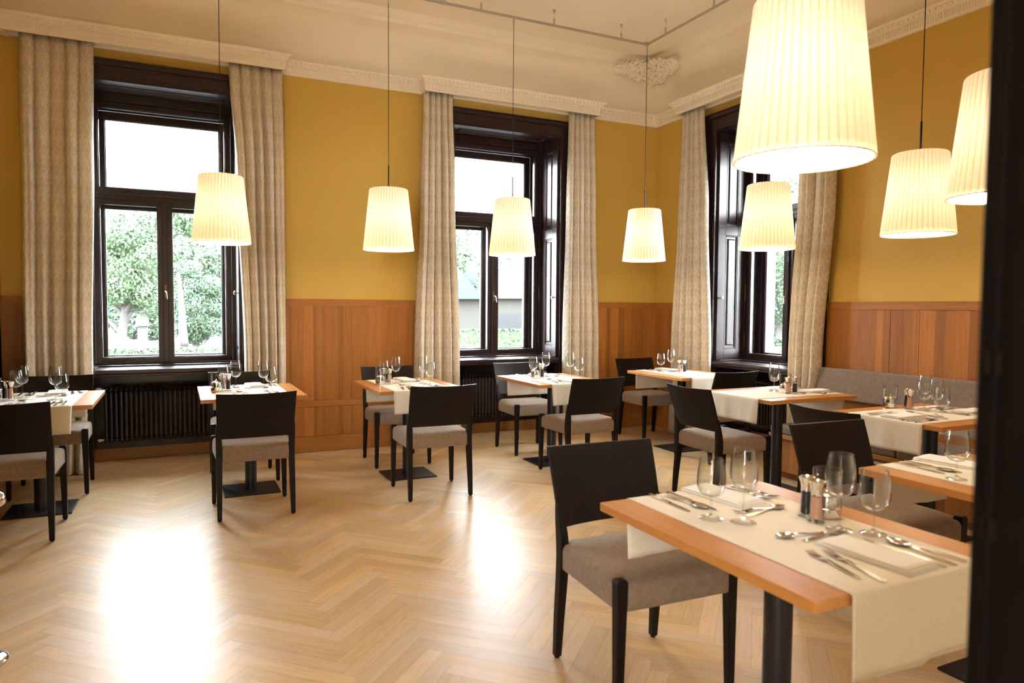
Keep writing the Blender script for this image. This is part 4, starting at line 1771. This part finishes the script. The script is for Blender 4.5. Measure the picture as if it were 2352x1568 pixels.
# ------------------------------------------------------------------ bench along the right wall
b = empty('wall_bench', (-0.004, -4.36, 0))
tag(b, 'long grey upholstered bench along the right wall', 'bench')
Y0b, Y1b = -1.55, 1.88
m = MB()
m.box(-0.62, -0.02, Y0b, Y1b, 0.06, 0.34)
m.box(-0.56, -0.02, Y0b, Y1b-0.03, 0.0, 0.06)
m.build('bench_base', MAT['panel'], b, bevel=0.002)
m = MB().box(-0.665, -0.02, Y0b, Y1b, 0.34, 0.372)
m.build('seat_board', MAT['baselight'], b, bevel=0.003)
m = MB()
cuts = [Y0b, -0.40, 0.75, Y1b]
for i in range(3):
    m = MB().box(-0.655, -0.105, cuts[i]+0.002, cuts[i+1]-0.002, 0.373, 0.435)
    m.build('seat_cushion', MAT['bench'], b, bevel=0.014)
m = MB().box(-0.10, -0.002, Y0b, Y1b, 0.373, 0.66)
m.build('back_board', MAT['panel_h'], b, bevel=0.002)
m = MB()
T = None
m.hexa([(-0.150, Y0b, 0.645), (-0.03, Y0b, 0.645), (-0.03, Y1b, 0.645), (-0.150, Y1b, 0.645)],
       [(-0.100, Y0b, 0.892), (-0.022, Y0b, 0.892), (-0.022, Y1b, 0.892), (-0.100, Y1b, 0.892)])
m.build('back_cushion', MAT['bench'], b, bevel=0.012)
m = MB()
m.tube([(-0.1035, Y0b+0.01, 0.872), (-0.1035, Y1b-0.01, 0.872)], 0.0022, 6)
m.build('piping', MAT['seat'], b)

# ------------------------------------------------------------------ chrome stand at the left picture edge
st = empty('chrome_stand', (-5.80, -3.50, 0))
tag(st, 'polished chrome stand with round foot, cut by the left picture edge', 'stand')
m = MB().lathe([(0.105, 0.0), (0.108, 0.004), (0.104, 0.010), (0.085, 0.016), (0.04, 0.026), (0.016, 0.032), (0.012, 0.05)], 36, None, True, True)
m.build('foot_plate', MAT['chrome'], st, smooth=40)
m = MB().cyl(0.011, 0.045, 0.64, 16)
m.build('post', MAT['chrome'], st, smooth=40)
m = MB().tube([(0.0, 0, 0.625), (0.055, 0.02, 0.625)], 0.008, 10)
m.sphere((0.078, 0.028, 0.625), 0.031, 20)
m.build('knob_handle', MAT['chrome'], st, smooth=60)

# ------------------------------------------------------------------ outside
GZ = -2.4
m = MB().box(-120, 120, 1.2, 240, GZ-0.2, GZ)
m.box(1.2, 120, -60, 1.2, GZ-0.2, GZ)
struct(m.build('ground', MAT['asphalt']))


def leaves(m, lobes, n, size, seed):
    rr = random.Random(seed)
    vol = [l[3]*l[4]*l[5] for l in lobes]
    tot = sum(vol)
    for l, v in zip(lobes, vol):
        cx, cy_, cz, ax, ay, az = l
        for i in range(int(n*v/tot)):
            d = Vector((rr.gauss(0, 1), rr.gauss(0, 1), rr.gauss(0, 1))).normalized()
            r_ = rr.uniform(0.55, 1.0)**0.5
            p = Vector((cx+d.x*ax*r_, cy_+d.y*ay*r_, cz+d.z*az*r_))
            nn = (d+Vector((rr.uniform(-1, 1), rr.uniform(-1, 1), rr.uniform(-0.4, 1)))*0.9).normalized()
            a = nn.orthogonal().normalized()
            b_ = nn.cross(a)
            q = rr.uniform(0, 6.28)
            a, b_ = a*cos(q)+b_*sin(q), b_*cos(q)-a*sin(q)
            s_ = size*rr.uniform(0.6, 1.3)
            m.add([p-a*s_-b_*s_*0.1, p-b_*s_*0.55, p+a*s_, p+b_*s_*0.55], [(0, 1, 2, 3)])


def lobed(rr, cx, cy_, z0, z1, r, k):
    out = [(cx, cy_, (z0+z1)/2, r*0.75, r*0.75, (z1-z0)/2*0.8)]
    for i in range(k):
        a = rr.uniform(0, 6.28)
        t = rr.uniform(0.1, 0.95)
        rad = r*0.65*sqrt(max(0.05, 1-(2*t-1)**2))
        s_ = r*rr.uniform(0.28, 0.5)
        out.append((cx+rad*cos(a), cy_+rad*sin(a), z0+(z1-z0)*t, s_, s_, s_*0.8))
    return out


def tree(loc, H, r, z0, mat, label, seed, trunk_r=0.28, lean=(0, 0), n=5200, size=0.16, branches=5, core=True):
    rr = random.Random(seed)
    root = empty('tree', loc)
    tag(root, label, 'tree', 'trees outside the windows')
    m = MB()
    top = Vector((lean[0], lean[1], H*0.62))
    fork = Vector((lean[0]*0.75, lean[1]*0.75, max(z0*0.9, H*0.42)))
    pts = [Vector((0, 0, 0)), fork*0.33+Vector((0.1*rr.uniform(-1, 1), 0, 0)), fork*0.66, fork, top]
    m.tube(pts, [trunk_r*1.25, trunk_r, trunk_r*0.85, trunk_r*0.7, trunk_r*0.35], 10)
    for i in range(branches):
        a = rr.uniform(0, 6.28)
        st_ = fork*rr.uniform(0.7, 1.05)
        en = st_+Vector((cos(a)*r*0.7, sin(a)*r*0.7, (H-st_.z)*rr.uniform(0.15, 0.6)))
        mid = (st_+en)/2+Vector((0, 0, rr.uniform(-0.3, 0.5)))
        m.tube([st_, mid, en], [trunk_r*0.45, trunk_r*0.3, trunk_r*0.1], 7)
    m.build('trunk', MAT['bark'], root, smooth=60)
    m = MB()
    leaves(m, lobed(rr, lean[0], lean[1], z0, H, r, 16), n, size, seed+50)
    m.build('crown', MAT[mat], root)
    return root


# seen through the left window
tree((-7.62, 28.5, GZ), 8.3, 2.1, 3.2, 'leaf_a', 'tall light green tree with a leaning trunk outside the left window', 1, 0.24, (0.6, 0), n=30000, branches=7, size=0.065)
tree((-4.25, 33.0, GZ), 5.9, 1.5, 1.2, 'leaf_b', 'dense round ivy-like tree behind the white flag outside the left window', 2, 0.2, n=26000, size=0.06)
tree((-5.6, 53.0, GZ), 11.5, 3.4, 4.0, 'leaf_a', 'high pale green tree behind the others outside the left window', 3, 0.3, n=12000, size=0.14)
tree((-1.5, 63.0, GZ), 10.0, 3.2, 3.4, 'leaf_b', 'broad green tree at the right edge of the left window view', 4, 0.3, n=12000, size=0.14)
tree((-2.55, 44.0, GZ), 5.2, 1.2, 1.6, 'leaf_c', 'small dark reddish tree right of the round tree outside', 5, 0.12, n=2600, size=0.12)
tree((-12.6, 50.0, GZ), 9.0, 3.0, 1.5, 'leaf_b', 'bushy green tree at the left edge of the left window view', 6, 0.25, n=10000, size=0.13)
tree((-8.0, 60.0, GZ), 5.0, 3.0, 0.6, 'leaf_b', 'low leafy tree behind the white monument outside the left window', 7, 0.2, n=4000, size=0.2)
# seen through the middle window
tree((15.2, 52.0, GZ), 11.0, 3.6, 3.0, 'leaf_a', 'light green tree above the metal roof outside the middle window', 8, 0.3, n=12000, size=0.13)
tree((24.2, 51.0, GZ), 10.6, 4.0, 3.0, 'leaf_b', 'mid green tree right of the roof outside the middle window', 9, 0.3, n=12000, size=0.13)
tree((21.5, 65.0, GZ), 12.0, 4.5, 3.0, 'leaf_a', 'farthest tree outside the middle window', 10, 0.3, n=5000, size=0.24)
# seen through the right window
tree((16.7, 13.9, GZ), 9.6, 2.6, 2.2, 'leaf_a', 'light green tree outside the right window', 11, 0.25, n=26000, size=0.06)
tree((23.6, 15.6, GZ), 7.5, 2.8, 1.5, 'leaf_b', 'dark green tree behind outside the right window', 12, 0.25, n=6000, size=0.15)


def hedge(x0, x1, y0, y1, h, name_label, seed, n, mat='hedge', size=0.06, base=GZ):
    m = MB()
    rr = random.Random(seed)
    m.box(x0+0.06, x1-0.06, y0+0.06, y1-0.06, 0, h-0.08)
    for i in range(n):
        f = rr.random()
        if f < 0.5:
            p = Vector((rr.uniform(x0, x1), rr.choice((y0, y1)), rr.uniform(0, h)))
            d = Vector((0, -1 if p.y == y0 else 1, 0))
        elif f < 0.62:
            p = Vector((rr.choice((x0, x1)), rr.uniform(y0, y1), rr.uniform(0, h)))
            d = Vector((-1 if p.x == x0 else 1, 0, 0))
        else:
            p = Vector((rr.uniform(x0, x1), rr.uniform(y0, y1), h+rr.uniform(-0.03, 0.10)))
            d = Vector((0, 0, 1))
        nn = (d+Vector((rr.uniform(-1, 1), rr.uniform(-1, 1), rr.uniform(-1, 1)))*0.8).normalized()
        a = nn.orthogonal().normalized()
        b_ = nn.cross(a)
        s_ = size*rr.uniform(0.6, 1.4)
        m.add([p-a*s_, p-b_*s_*0.6, p+a*s_, p+b_*s_*0.6], [(0, 1, 2, 3)])
    o = m.build('hedge', MAT[mat])
    cx, cy_ = (x0+x1)/2, (y0+y1)/2
    for v in o.data.vertices:
        v.co.x -= cx
        v.co.y -= cy_
    o.location = (cx, cy_, base)
    return tag(o, name_label, 'hedge', 'hedges outside the windows')


hedge(-10.5, -1.5, 22.6, 23.6, 2.03, 'long clipped green hedge below the cars outside the left window', 1, 9000)
hedge(6.6, 13.0, 26.0, 27.0, 2.55, 'pale clipped hedge before the grey fence outside the middle window', 2, 7000)
hedge(8.6, 11.0, 6.0, 8.2, 2.9, 'dark hedge below the tree outside the right window', 3, 4000, 'leaf_b')
hedge(5.0, 7.2, 2.9, 4.3, 2.35, 'bright bush right behind the right window glass', 4, 3500)

# monument
mo = empty('monument', (-7.25, 47.0, GZ))
tag(mo, 'white stone monument on a pedestal outside the left window', 'monument')
m = MB()
m.box(-0.55, 0.55, -0.55, 0.55, 0, 1.1)
m.box(-0.42, 0.42, -0.42, 0.42, 1.1, 1.25)
m.box(-0.30, 0.30, -0.30, 0.30, 1.25, 2.35)
m.box(-0.45, 0.45, -0.45, 0.45, 2.35, 2.50)
m.build('pedestal', MAT['stone'], mo, bevel=0.02)
m = MB().lathe([(0.40, 2.5), (0.42, 2.6), (0.36, 2.9), (0.30, 3.15), (0.36, 3.35), (0.28, 3.6), (0.14, 3.72), (0.16, 3.85), (0.13, 3.98), (0.03, 4.05)], 14, None, True, True)
m.build('figure', MAT['stone'], mo, smooth=60)

# flags
for (x, y, zb, h_, lb, mt, dx) in ((-5.01, 25.3, GZ, 5.15, 'tall white feather flag on a pole outside the left window', 'flag', 0.30),
                                   (-2.75, 30.0, GZ, 3.5, 'small pale yellow flag at the right edge of the left window', 'flag_yellow', 0.30)):
    fo = empty('flag', (x, y, zb))
    tag(fo, lb, 'flag')
    m = MB().tube([(0, 0, 0), (0, 0, h_)], [0.05, 0.03], 8)
    m.build('flag_pole', MAT['white_paint'], fo, smooth=50)
    m = MB()
    vs, fs = [], []
    for j in range(13):
        t = j/12
        z = h_*0.40+(h_*0.995-h_*0.40)*t
        for i in range(5):
            q = i/4
            vs.append((0.03+q*dx*(1-t)**0.8, 0.05*sin(q*4+t*5)*q, z))
    for j in range(12):
        for i in range(4):
            q = j*5+i
            fs.append((q, q+1, q+6, q+5))
    m.add(vs, fs)
    m.build('flag_cloth', MAT[mt], fo, smooth=180, solid=0.01)


def car(loc, rz, mat, label, L=4.3, W=1.78, H=1.48, van=False):
    root = empty('car', loc, rz)
    tag(root, label, 'car', 'parked cars outside the windows')
    prof = [(-L/2, 0.35), (-L/2+0.05, 0.78), (-L/2+0.9, 0.92), (-L/2+1.5, H-0.05), (-L/2+1.9, H), (L/2-1.1, H), (L/2-0.45, 0.98), (L/2-0.05, 0.90), (L/2, 0.40), (L/2-0.1, 0.25), (-L/2+0.1, 0.25)]
    if van:
        prof = [(-L/2, 0.35), (-L/2+0.05, 0.95), (-L/2+0.5, 1.15), (-L/2+1.0, H-0.05), (-L/2+1.3, H), (L/2-0.1, H), (L/2, H-0.15), (L/2, 0.40), (L/2-0.1, 0.25), (-L/2+0.1, 0.25)]
    m = MB()
    n = len(prof)
    sec = [(-W/2, 0.93), (-W/2+0.08, 1.0), (W/2-0.08, 1.0), (W/2, 0.93)]
    vs, fs = [], []
    for yy, sc_ in sec:
        for x, z in prof:
            vs.append((x*(0.97+0.03*(sc_ > 0.95)), yy*(0.86 if z > 1.1 else 1.0), 0.25+(z-0.25)*sc_))
    for k in range(3):
        for i in range(n):
            i2 = (i+1) % n
            fs.append((k*n+i, k*n+i2, (k+1)*n+i2, (k+1)*n+i))
    fs.append(tuple(reversed(range(n))))
    fs.append(tuple(range(3*n, 4*n)))
    m.add(vs, fs)
    m.build('car_body', MAT[mat], root, smooth=40, bevel=0.03)
    g = MB()
    xa, xb = (-L/2+1.0, L/2-0.8) if not van else (-L/2+0.75, -L/2+1.7)
    for s in (-1, 1):
        nwin = 1 if van else 3
        for q in range(nwin):
            x0_ = xa+0.35+(xb-xa-0.6)*q/nwin
            x1_ = xa+0.27+(xb-xa-0.6)*(q+1)/nwin
            y0_, y1_ = s*(W/2*0.97), s*(W/2*0.87)
            g.hexa([(x0_, y0_-s*0.03, 0.98), (x1_, y0_-s*0.03, 0.98), (x1_, y0_+s*0.01, 0.98), (x0_, y0_+s*0.01, 0.98)],
                   [(x0_+0.06, y1_-s*0.03, H-0.12), (x1_-0.04, y1_-s*0.03, H-0.12), (x1_-0.04, y1_+s*0.01, H-0.12), (x0_+0.06, y1_+s*0.01, H-0.12)])
    # wind screens
    xs0, xs1, z0_, z1_ = (prof[2][0]+0.04, prof[3][0], 0.96, H-0.12) if not van else (prof[2][0], prof[3][0]-0.02, 1.2, H-0.12)
    g.hexa([(xs0-0.03, -W/2*0.8, z0_), (xs0+0.05, -W/2*0.8, z0_), (xs0+0.05, W/2*0.8, z0_), (xs0-0.03, W/2*0.8, z0_)],
           [(xs1-0.06, -W/2*0.72, z1_), (xs1+0.02, -W/2*0.72, z1_), (xs1+0.02, W/2*0.72, z1_), (xs1-0.06, W/2*0.72, z1_)])
    if not van:
        xr0, xr1 = L/2-0.47, L/2-1.0
        g.hexa([(xr0-0.05, -W/2*0.8, 1.0), (xr0+0.05, -W/2*0.8, 1.0), (xr0+0.05, W/2*0.8, 1.0), (xr0-0.05, W/2*0.8, 1.0)],
               [(xr1-0.05, -W/2*0.72, H-0.1), (xr1+0.06, -W/2*0.72, H-0.1), (xr1+0.06, W/2*0.72, H-0.1), (xr1-0.05, W/2*0.72, H-0.1)])
    g.build('car_windows', MAT['car_glass'], root)
    for sx_ in (-L/2+0.8, L/2-0.8):
        for s in (-1, 1):
            w_ = MB().cyl(0.31, -0.1, 0.1, 20, Matrix.Translation((sx_, s*(W/2-0.1), 0.31)) @ Matrix.Rotation(radians(90), 4, 'X'))
            w_.build('wheel', MAT['tyre'], root, smooth=40)
    return root


car((-7.45, 43.2, GZ), D(80), 'red_paint', 'orange-red car parked outside the left window')
car((-6.75, 36.9, GZ), D(84), 'white_paint', 'white car in front of the red car outside the left window', H=1.40)
car((-3.9, 39.0, GZ), D(80), 'white_paint', 'white van right of the flag pole outside the left window', L=4.6, W=1.85, H=1.75, van=True)
car((-1.7, 39.5, GZ), D(75), 'white_paint', 'white car at the right edge of the left window view', H=1.38)
car((-9.9, 41.3, GZ), D(85), 'white_paint', 'pale car at the left edge of the left window view', H=1.40)
car((-3.9, 48.6, GZ), D(10), 'white_paint', 'distant white car behind the monument', H=1.55)
car((7.4, 22.6, GZ), D(-62), 'white_paint', 'white car left of the casement post outside the middle window', H=1.5)
car((10.2, 22.9, GZ), D(-60), 'white_paint', 'white car at the right outside the middle window', H=1.5)

# house behind the middle window
ho = empty('house', (13.0, 34.6, GZ), D(-24))
tag(ho, 'cream house with pale metal roof and dark green gable outside the middle window', 'house')
m = MB().box(-2.6, 5.5, -0.2, 5.5, 0, 4.5)
m.build('house_wall', MAT['house'], ho)
m = MB()
m.hexa([(-0.9, -0.7, 4.35), (6.0, -0.7, 4.35), (6.0, 2.6, 6.1), (-0.2, 2.6, 6.1)], [(-0.9, -0.7, 4.5), (6.0, -0.7, 4.5), (6.0, 2.6, 6.25), (-0.2, 2.6, 6.25)])
for i in range(14):
    xx = -0.6+i*0.46
    m.hexa([(xx, -0.7, 4.5), (xx+0.05, -0.7, 4.5), (xx+0.05, 2.6, 6.25), (xx, 2.6, 6.25)], [(xx, -0.7, 4.54), (xx+0.05, -0.7, 4.54), (xx+0.05, 2.6, 6.29), (xx, 2.6, 6.29)])
m.build('house_roof', MAT['roof_pale'], ho)
m = MB()
m.add([(-3.6, -0.9, 4.3), (-0.3, -0.9, 4.3), (-1.95, -0.9, 6.2), (-3.6, 0.2, 4.3), (-0.3, 0.2, 4.3), (-1.95, 0.2, 6.2)], [(0, 1, 2), (5, 4, 3), (0, 3, 4, 1), (1, 4, 5, 2), (2, 5, 3, 0)])
m.build('gable', MAT['roof_green'], ho)
m = MB().box(-1.55, -0.85, 0.6, 1.2, 5.3, 6.7)
m.build('chimney', MAT['roof_green'], ho)
m = MB()
for xx in (0.6, 3.1):
    m2 = MB().box(xx, xx+1.1, -0.24, -0.19, 1.7, 3.2)
    m2.build('house_window', MAT['car_glass'], ho)
fe = empty('fence', (11.9, 29.6, GZ), D(-24))
tag(fe, 'grey weathered plank fence outside the middle window', 'fence')
m = MB()
for i in range(30):
    m.box(-0.9+i*0.16, -0.9+i*0.16+0.145, -0.03, 0.0, 0.1, 3.45+0.05*sin(i*2.1))
m.build('planks', MAT['fence'], fe)
m = MB()
m.box(-0.9, 3.9, 0.0, 0.05, 0.5, 0.6)
m.box(-0.9, 3.9, 0.0, 0.05, 2.9, 3.0)
m.build('fence_rail', MAT['fence'], fe)

# white canopy roof behind the right window and the distant hill
pr = empty('pavilion', (27.5, 23.2, GZ), D(-40))
tag(pr, 'pale pavilion roof high up outside the right window', 'building')
m = MB().box(-2.5, 2.5, 0, 3, 0, 8.6)
m.build('pavilion_wall', MAT['house'], pr)
m = MB()
m.hexa([(-2.9, -0.4, 8.6), (2.9, -0.4, 8.6), (2.9, 3.4, 8.6), (-2.9, 3.4, 8.6)], [(-2.6, 1.2, 9.6), (2.6, 1.2, 9.6), (2.6, 1.9, 9.6), (-2.6, 1.9, 9.6)])
m.build('pavilion_roof', MAT['roof_pale'], pr)
m = MB()
vs, fs = [], []
for i in range(61):
    t = i/60
    x = -420+t*760
    zt = 60+95*math.exp(-((x+55)/95)**2)+40*math.exp(-((x-190)/120)**2)+4*sin(x*0.09)
    vs += [(x, 760, GZ-1), (x, 860, zt), (x, 1000, GZ-1)]
for i in range(60):
    a = i*3
    fs += [(a, a+3, a+4, a+1), (a+1, a+4, a+5, a+2)]
m.add(vs, fs)
struct(m.build('hill', MAT['hill'], smooth=180))
